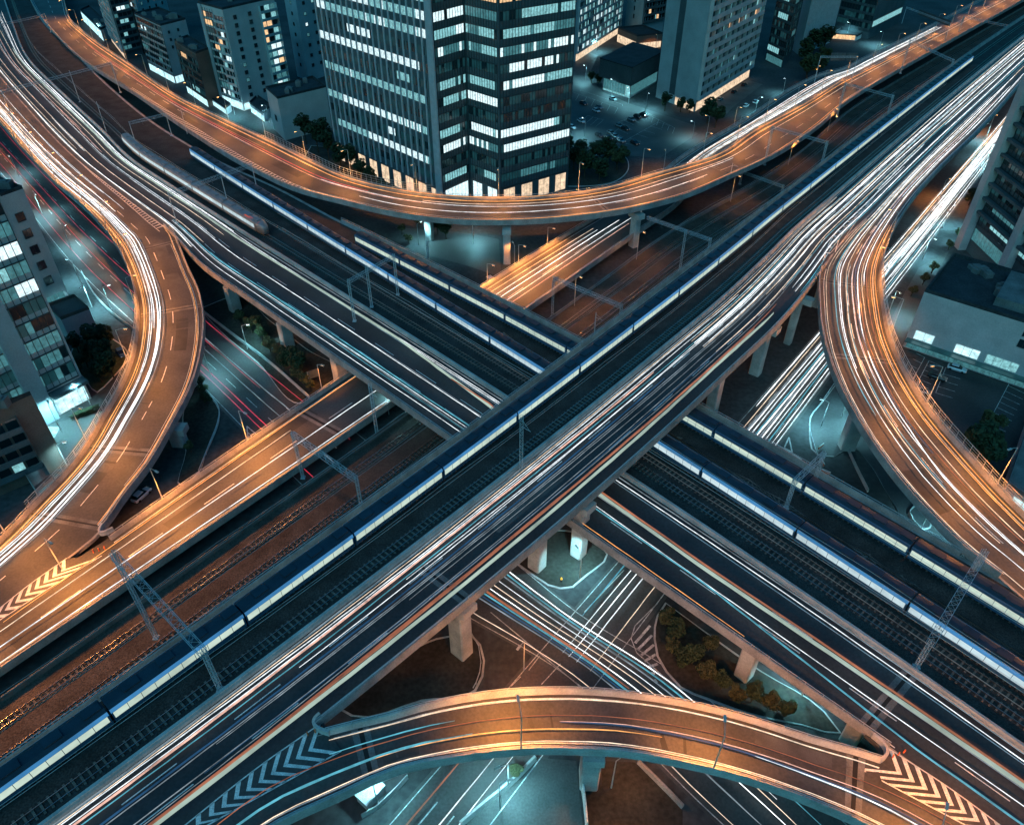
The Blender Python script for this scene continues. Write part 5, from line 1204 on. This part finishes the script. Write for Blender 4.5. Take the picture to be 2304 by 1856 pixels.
def gantry(label,foot,zf,top,left,zl_,right=None,zr=None,w=.8,lat=True):
    """foot/top = pixels of one mast; left,right = pixels of the beam ends at beam height"""
    f=P(*foot,zf); zb=hat(f,*top); 
    L=P(*left,zb); Rr=P(*right,zb) if right else (f[0],f[1],zb)
    c=(f[0],f[1],zf); root=empty('catenary_gantry',c,label,'overhead line gantry','overhead line gantries')
    rel=lambda p:(p[0]-c[0],p[1]-c[1],p[2]-c[2])
    for (x,y),z0 in (((f[0],f[1]),zf),((L[0],L[1]),zl_))+((((Rr[0],Rr[1]),zr),) if right and zr is not None else ()):
        mb=MB()
        if lat: lattice(mb,rel((x,y,z0)),rel((x,y,zb+.6)),.5,r=.05)
        else: mb.tube(rel((x,y,z0)),rel((x,y,zb+.6)),.17,.12,6)
        mb.box(rel((x,y,z0)),0,0,.45,.45,z0-c[2],z0-c[2]+.25); mb.build('mast',M['steel'],root)
    mb=MB(); lattice(mb,rel(L),rel(Rr),w); mb.build('beam',M['steel'],root)
    l=math.dist(L,Rr); 
    for k in range(1,max(2,int(l/4.5))):
        t=k/max(2,int(l/4.5)); p=[L[i]+(Rr[i]-L[i])*t for i in range(3)]; mb=MB(); mb.tube(rel((p[0],p[1],p[2]-w/2)),rel((p[0],p[1],p[2]-1.5)),.05); mb.tube(rel((p[0]+.5,p[1]-.4,p[2]-1.5)),rel((p[0]-.5,p[1]+.4,p[2]-1.2)),.035); mb.build('drop_arm',M['steel_dark'],root)
    return zb
gantry('longest lattice gantry reaching from the topmost viaduct over the brown railway to the ramp nose',('7',1390,885),16,('7',1300,650),('7',715,30),4,w=1.1)
gantry('lattice gantry over the brown tracks beside the low orange road',('4',1910,1280),1.6,('4',1850,1005),('5',95,1290),1.6,w=.9)
gantry('lattice gantry with tall post in front of the low road under the long ramp',('d',1162,668),1.6,('d',1166,585),('d',1308,645),1.6,w=.8)
gantry('lattice gantry over the brown railway behind the pier of the long ramp',('d',1430,572),1.6,('d',1437,490),('d',1495,505),1.6,('d',1362,458),w=.7)
gantry('gantry over the brown railway where the long ramp leaves it',('3',615,1255),1.6,('3',635,1175),('3',375,1085),1.6,w=.7)
gantry('gantry with a tall post on the orange ramp edge above the brown railway',('3',515,1040),8,('3',560,805),('3',910,900),1.6,w=.7)
gantry('gantry straddling the dark tracks beside the train tail',('3',970,740),8,('3',1020,530),('3',1325,610),1.6,w=.7)
gantry('gantry beyond the sign board over the dark far tracks',('3',1370,465),8,('3',1412,262),('3',1705,385),1.6,w=.8)
gantry('farthest gantry over the dark tracks near the corner',('3',1740,200),8,('3',1770,108),('3',2045,165),1.6,w=.8)
gantry('gantry crossing the curved tracks and the standing road at the bend',('1',505,645),9.5,('1',440,455),('1',10,580),9.5,('1',700,400),9.5,w=.8,lat=False)
gantry('gantry with one post among the tracks above the grey train',('1',858,915),9.5,('1',818,780),('1',1045,722),9.5,w=.8,lat=False)
gantry('gantry spanning the grey train and the long blue lit train',('1',1437,1288),9.5,('1',1395,1110),('1',1060,1225),9.5,('1',1585,1040),9.5,w=.9,lat=False)
gantry('gantry reaching over both long trains below the long ramp',('5',192,205),9.5,('5',165,-40),('5',45,45),9.5,('5',330,-115),9.5,w=.7)
gantry('gantry in the far corner of the curved tracks',('1',322,205),9.5,('1',285,95),('1',0,160),9.5,w=.8,lat=False)
gantry('lattice gantry between the teal street and the pale windowed train',('6',650,1470),9.5,('6',715,1305),('6',890,1130),9.5,w=.8)
gantry('heavy lattice gantry crossing all tracks of the lower viaduct beside the ramp nose',('9',1470,740),9.5,('9',1540,590),('9',1900,20),9.5,w=1.1)
def mast(label,foot,zf,top,lat=True,arm=2.2,ang=-.8):
    f=P(*foot,zf); zt=hat(f,*top); root=empty('catenary_mast',f,label,'overhead line mast','single overhead line masts')
    mb=MB()
    if lat: lattice(mb,(0,0,0),(0,0,zt-zf),.55,r=.05)
    else: mb.tube((0,0,0),(0,0,zt-zf),.16,.1,6)
    mb.build('mast',M['steel'],root); h=zt-zf
    mb=MB(); mb.tube((0,0,h*.82),(math.cos(ang)*arm,math.sin(ang)*arm,h*.82+.2),.05); mb.tube((0,0,h*.95),(math.cos(ang)*arm*.9,math.sin(ang)*arm*.9,h*.82+.2),.03); mb.build('bracket',M['steel'],root)
mast('lone lattice mast beside the median wall in the middle of the topmost viaduct',('5',1132,1235),16,('5',1132,890))
mast('lattice mast with cross arms at the edge of the lower viaduct under the long ramp',('2',548,1640),1.0,('2',525,1460))
mast('lattice mast standing between the low road and the lower viaduct girder',('5',225,1000),1.6,('5',180,690))
mast('plain mast by the outer wall of the topmost viaduct above the brown railway',('5',1590,415),1.6,('5',1600,240),False)
mast('slim mast leaning out of the curved tracks above the grey train',('1',672,835),9.5,('1',612,640),False)
mast('mast beside the hatched strip of the long ramp',('1',740,535),9.5,('1',695,395),False)
mast('mast against the ramp wall over the blue lit train',('1',1180,845),9.5,('1',1145,690),False)
mast('mast at the orange ramp edge above the gap in the railway',('3',300,1110),11,('3',312,1030),False)
# sign gantry over the ramp junction, seen from behind
def sign(label,tile,pl,pr,pt,zf,h):
    a,b=P(tile,*pl,zf),P(tile,*pr,zf); zt=hat(a,tile,*pt); root=empty('sign_gantry',a,label,'road sign gantry')
    d=(b[0]-a[0],b[1]-a[1],0); l=math.hypot(d[0],d[1]); n=(-d[1]/l,d[0]/l)
    for t in (0,1):
        mb=MB(); mb.tube((d[0]*t,d[1]*t,0),(d[0]*t,d[1]*t,zt-zf),.16,.13,6); mb.build('post',M['steel'],root)
    mb=MB(); lattice(mb,(0,0,zt-zf-.4),(d[0],d[1],zt-zf-.4),.6); mb.build('beam',M['steel'],root)
    for t0,t1 in ((.28,.68),(.70,.98)):
        mb=MB(); q=[(d[0]*t+n[0]*o,d[1]*t+n[1]*o) for t,o in((t0,.4),(t1,.4),(t1,.5),(t0,.5))]; mb.prism(q,zt-zf-.4-h/2,zt-zf-.4+h/2,bottom=True); mb.build('sign_board',M['steel_dark'],root)
sign('double sign board seen from behind over the ramp junction','3',(830,520),(1060,520),(865,355),8,3.2)
sign('far sign board seen from behind over the orange road','3',(1380,150),(1650,260),(1400,45),8,2.6)
# information board on the shrub belt
p=P('j',925,965); root=empty('notice_board',p,'small dark board on posts beside the low road and the shrub belt','notice board')
for x in (0,2.2):
    mb=MB(); mb.tube((x,x*.6,0),(x,x*.6,4.5),.06); mb.build('post',M['pole'],root)
mb=MB(); mb.prism([(-.1,-.1),(2.4,1.35),(2.36,1.43),(-.14,-.02)],2.4,4.6,bottom=True); mb.build('board',M['steel_dark'],root)
# bollard with orange lamp on the island tip, blue bin
p=P('8',1385,205); root=empty('bollard',(p[0],p[1],.13),'orange marker bollard on the rounded island tip','bollard')
mb=MB(); mb.tube((0,0,0),(0,0,.7),.14,.12,10); mb.build('post',M['tyre'],root); mb=MB(); mb.tube((0,0,.7),(0,0,1.1),.2,.12,10); mb.build('lamp',glow('marker_lamp',(1,.5,.05),1.5),root)
p=P('5',935,60); root=empty('portable_toilet',p,'blue cabin beside the low road under the long ramp','cabin'); M['blue_plastic']=mat('blue_plastic',(.03,.14,.22),.5,var=.1)
mb=MB(); mb.box((0,0),0,0,.7,.7,0,2.2,.6); mb.build('cabin',M['blue_plastic'],root); mb=MB(); mb.box((0,0),0,0,.78,.78,2.203,2.4,.6); mb.build('roof',M['wall_grey'],root)
# traffic cones / red white barrier boards by the teal street
M['cone']=mat('cone_orange',(.75,.16,.05),.6,var=.1)
for k,(x,y) in enumerate(((865,1100),(875,1200),(895,1260))):
    p=P('6',x,y); root=empty('barrier_board',p,['red and white warning board nearest the teal street mouth','red and white warning board by the gantry foot','red and white warning board lying farthest along the island kerb'][k],'warning board','warning boards')
    mb=MB(); mb.box((0,0),0,0,.9,.06,.5,1.1,.7+k*.9); mb.build('board',M['cone'],root); mb=MB(); mb.box((0,0),0,0,.95,.08,1.103,1.25,.7+k*.9); mb.build('cap',M['paint'],root)
    for q in (-.7,.7):
        an=.7+k*.9; mb=MB(); mb.tube((math.cos(an)*q,math.sin(an)*q,0),(math.cos(an)*q,math.sin(an)*q,.5),.05); mb.build('leg',M['steel'],root)
p=P('8',2010,400); root=empty('traffic_cone',p,'orange cone at the corner of the planted island','traffic cone'); mb=MB(); mb.tube((0,0,.05),(0,0,.9),.25,.05,10); mb.build('cone',M['cone'],root); mb=MB(); mb.box((0,0),0,0,.32,.32,0,.05); mb.build('base',M['tyre'],root)
# ------------------------------------------------------------------ white street lamps at ground level
def wl_amp(tile,x,y,power,label,h=7,rz=0,group='white street lamps on the ground'):
    lamp(P(tile,x,y),h,rz,'white',power,label,group,1.6,.3)
for a in [('b',850,1000,9000,'white street lamp at the kerb between the car park and the dark cube'),('b',310,725,7000,'white street lamp at the street corner beside the office tower'),('b',545,870,6000,'thin lamp post before the glazed front of the dark cube'),('b',1830,1025,9000,'white lamp post on the forecourt edge beside the ramp'),('b',1265,1260,6000,'lamp post at the outer corner of the car park'),('b',695,930,5000,'lamp post beside the corner of the dark cube'),('b',300,1230,7000,'lamp post amid the car park beside the tower'),
   ('b',410,460,9000,'street lamp before the bright galleries past the office tower'),('c',1100,340,12000,'bright teal floodlight post beyond the ramp junction'),('c',860,270,6000,'lamp in the yard of the low pale building'),('c',390,700,6000,'teal lit lamp post between the trees and the ramp'),
   ('a',900,640,9000,'glaring lamp between the beige mid rise and the brick building'),('a',1350,900,10000,'glaring lamp at the shop corner below the pale apartment block'),('a',290,300,8000,'white lamp over the shop at the bend of the ramp'),('a',1620,960,7000,'white lamp by the shed below the rounded balconies'),('a',1960,600,6000,'lamp hidden between the teal slab and the office tower'),
   ('e',630,960,9000,'white lamp at the corner of the red streaked street'),('e',720,1150,9000,'white lamp over the lit yard behind the small house'),('e',870,1170,6000,'white lamp along the kerb wall of the street under the ramp'),('f',480,800,9000,'white lamp at the crossing before the bright lobby'),('f',720,620,7000,'white lamp at the hedge by the bright lobby'),('f',540,1100,7000,'lamp by the pale terrace at the ramp foot'),
   ('i',1355,1000,8000,'white lamp in the forecourt under the long ramp'),('i',900,1010,6000,'white lamp over the garden wall under the long ramp'),('8',1052,1500,5000,'slim white lamp post at the teal street below the arched ramp'),('8',230,1600,4000,'white lamp by the shed under the arched ramp'),('8',1000,1620,3000,'white lamp post on the bright teal pavement'),
   ('g',700,1270,8000,'lamp in the shrub strip beside the pillared office block'),('h',260,330,7000,'round lamp beside the shrubs where the ramp crosses the ground street'),('h',560,520,6000,'lamp at the canopy of the long low building'),('6',1000,900,7000,'lamp on the dark island below the ramp past the car park'),('6',870,960,8000,'lamp beside the teal streaked street'),('6',1480,1640,7000,'lamp by the zigzag wall below the ramp'),
   ('5',300,880,4000,'white lamp in the gap under the lower viaduct girder'),('4',1560,470,5000,'white lamp beside the red streaked street under the viaduct'),('9',750,920,7000,'teal lamp on the strip behind the planted island'),('8',1500,190,8000,'white lamp on the rounded island before the street crossing')]:
    wl_amp(*a,rz=rnd.uniform(0,6))
for a in [('b',1640,1140,9000,'orange lamp at the forecourt mouth beside the ramp'),('b',1005,1560,12000,'orange lamp with bent arm at the car park fence'),('b',1395,1230,8000,'orange lit pole under the yellow street tree'),('c',620,610,9000,'orange lamp lighting the yellow tree by the sign board'),('8',1700,1500,9000,'orange lamp over the brown yard below the arched ramp'),('8',1150,760,8000,'orange lamp on the street corner by the squat pier'),('j',1010,1000,9000,'orange lamp with tall pole at the low road edge beside the shrub belt'),('i',1700,1220,9000,'orange lamp beside the railing of the low road under the long ramp'),('b',940,470,9000,'orange lamp over the restaurant behind the dark cube')]:
    lamp(P(a[0],a[1],a[2]),8,rnd.uniform(0,6),'orange',a[3]*.3,a[4],'orange street lamps on the ground',1.6)
# orange lamps added to light the brown railway
for k,s in enumerate((203,236,290,335,380)):
    q=RW.pt(RW.idx(s),.04); lamp(q,9,math.radians(-42),'orange',2600,['orange yard lamp between the low road pier and the brown tracks','orange yard lamp beside the pier of the long ramp','orange yard lamp where the brown railway leaves the long ramp','orange yard lamp midway along the brown railway by the ramp','orange yard lamp farthest along the brown railway'][k],'yard lamps along the railway',1.6)
# white shed with fence under the arched ramp
p=P('8',190,1560); root=empty('shed',(p[0],p[1],0),'small white roofed shed beside the teal street under the arched ramp','shed')
mb=MB(); mb.box((0,0),0,0,1.6,1.1,0,2.3,.9); mb.build('wall',M['wall_grey'],root); mb=MB(); mb.box((0,0),0,0,1.8,1.3,2.303,2.5,.9); mb.build('roof',M['paint'],root)
barrier('pale fence panels between the white shed and the teal street',tr('8',[(130,1690),(220,1640),(310,1560),(420,1440)]),1.2,.12,'concrete_pale')
# rounded concrete noses joining the parapets where the ramps part from the viaducts
def nose(n,a,b,z,bulge):
    """wall swept round from the end of one parapet to the end of the other"""
    p,q,m=P(*a,z),P(*b,z),P(*bulge,z); o=OV[n].location; pts=[]
    for k in range(13):
        t=k/12; pts.append(tuple((1-t)**2*p[c]+2*t*(1-t)*(2*m[c]-(p[c]+q[c])/2)+t*t*q[c] for c in range(3)))
    rows=[]
    for k,x in enumerate(pts):
        u=pts[max(k-1,0)];v=pts[min(k+1,12)];d=math.dist(u,v);nx,ny=-(v[1]-u[1])/d*.2,(v[0]-u[0])/d*.2
        rows.append([(x[0]+nx,x[1]+ny,z),(x[0]+nx,x[1]+ny,z+1.02),(x[0]-nx,x[1]-ny,z+1.02),(x[0]-nx,x[1]-ny,z)])
    mb=MB(); mb.sweep(rows,True,True); root_b[n](mb,'gore_nose',M['concrete_pale'])
nose('A',('7',2020,1052),('7',2080,1168),16,('7',1985,1120)); nose('B',('9',1190,1180),('9',1235,1340),9.5,('9',1275,1275)); nose('C',('4',655,1585),('4',720,1612),4,('4',640,1640)); nose('B',('1',1075,1462),('1',1050,1438),9.5,('1',1040,1440))
for n,t,x,y,z in (('A','7',1940,1170,16),('B','9',1320,1310,9.5),('C','7',590,20,4)):
    p=P(t,x,y,z); o=OV[n].location
    for k in range(3):
        mb=MB(); q=(p[0]+k*.9,p[1]+k*.35,z); mb.tube((q[0],q[1],z),(q[0],q[1],z+.8),.09,.09,8); root_b[n](mb,'delineator_post',M['cone'])
for a in [('g',560,1150,9000,'white lamp over the ground street before the pillared office block'),('g',900,640,12000,'white lamp over the ground street behind the pillared office block'),('g',400,1400,9000,'white lamp over the ground street beside the shrub strip'),('3',1900,900,12000,'white lamp on the strip between the ground street and the topmost viaduct')]:  # lamps added to brighten the ground street
    wl_amp(*a,rz=rnd.uniform(0,6))
lamp(P('g',520,960),8,.5,'orange',9000,'orange lamp over the brown lane of the ground street','orange street lamps on the ground',1.6)  # this lamp and the next added to light the lane orange
lamp(P('g',900,440),8,.5,'orange',9000,'far orange lamp over the brown lane of the ground street','orange street lamps on the ground',1.6)
# contact wires over the viaduct tracks
def wire(rb,u,s0,s1,label):
    p=rb.pt(rb.idx((s0+s1)/2),u); root=empty('contact_wire',(p[0],p[1],p[2]),label,'overhead wire','overhead wires above the tracks')
    for dz,r,nm in ((5.3,.035,'contact_line'),(6.3,.03,'carrier_line')):
        mb=MB(); ss=[s0+(s1-s0)*k/int((s1-s0)/5) for k in range(int((s1-s0)/5)+1)]; rows=[]
        for k,s in enumerate(ss):
            q=rb.pt(rb.idx(s),u,0,dz-(.5*math.sin(math.pi*((s%45)/45)) if nm=='carrier_line' else 0)); q=(q[0]-p[0],q[1]-p[1],q[2]-p[2])
            rows.append([(q[0]-r,q[1],q[2]-r),(q[0]+r,q[1],q[2]-r),(q[0],q[1],q[2]+r)])
        mb.sweep(rows,True,True); mb.build(nm,M['steel'],root)
wire(A,.40,20,420,'overhead wire above the empty track of the topmost viaduct'); wire(TM,.5,0,TM.len,'overhead wire between the two long trains of the lower viaduct'); wire(TD,.5,100,TD.len,'overhead wire beside the road median of the lower viaduct'); wire(TE,.2,0,TE.len,'overhead wire next to the long blue lit train')
for k,u in enumerate((.17,.39,.61,.83)): wire(RW,u,40,430,['overhead wire above the brown track nearest the low road','second overhead wire out from the low road','third overhead wire out from the low road','overhead wire above the brown track nearest the topmost viaduct'][k])
# repaired strips of road surface
M['patch']=mat('asphalt_patch',(.048,.047,.046),.6,var=.3,scale=.3); M['patch_pale']=mat('asphalt_patch_pale',(.10,.098,.095),.7,var=.3,scale=.3)
for n,a,b,k in (('D',gDa,lenD,6),('E',430,900,10),('F',560,lenF,6),('G',100,170,4),('C',20,260,8),('A',30,260,7)):
    for q in range(k):
        L=(b-a)/k; s=a+L*q+rnd.uniform(0,L*.3); u=rnd.choice((.12,.36,.58)) if n!='A' else rnd.choice((.56,.68,.8)); w_=rnd.uniform(.12,.3) if n!='A' else .1; mb=MB(); band(mb,RB[n],s,s+rnd.uniform(.2,.65)*L,u,u+w_,.018-(.02 if n in'DEFG' else 0)); root_b[n](mb,'repair_patch',M[rnd.choice(('patch','patch','patch_pale'))])

for a in [('e',330,420,8000,'white lamp at the bend of the red streaked street by the beige block'),('e',560,700,9000,'white lamp at the kerb where wires cross the red streaked street'),('e',150,130,8000,'white lamp at the upper end of the red streaked street'),('4',1330,640,6000,'white lamp at the island tip beside the red streaked street')]:  # lamps added to turn this street teal
    wl_amp(*a,rz=rnd.uniform(0,6))
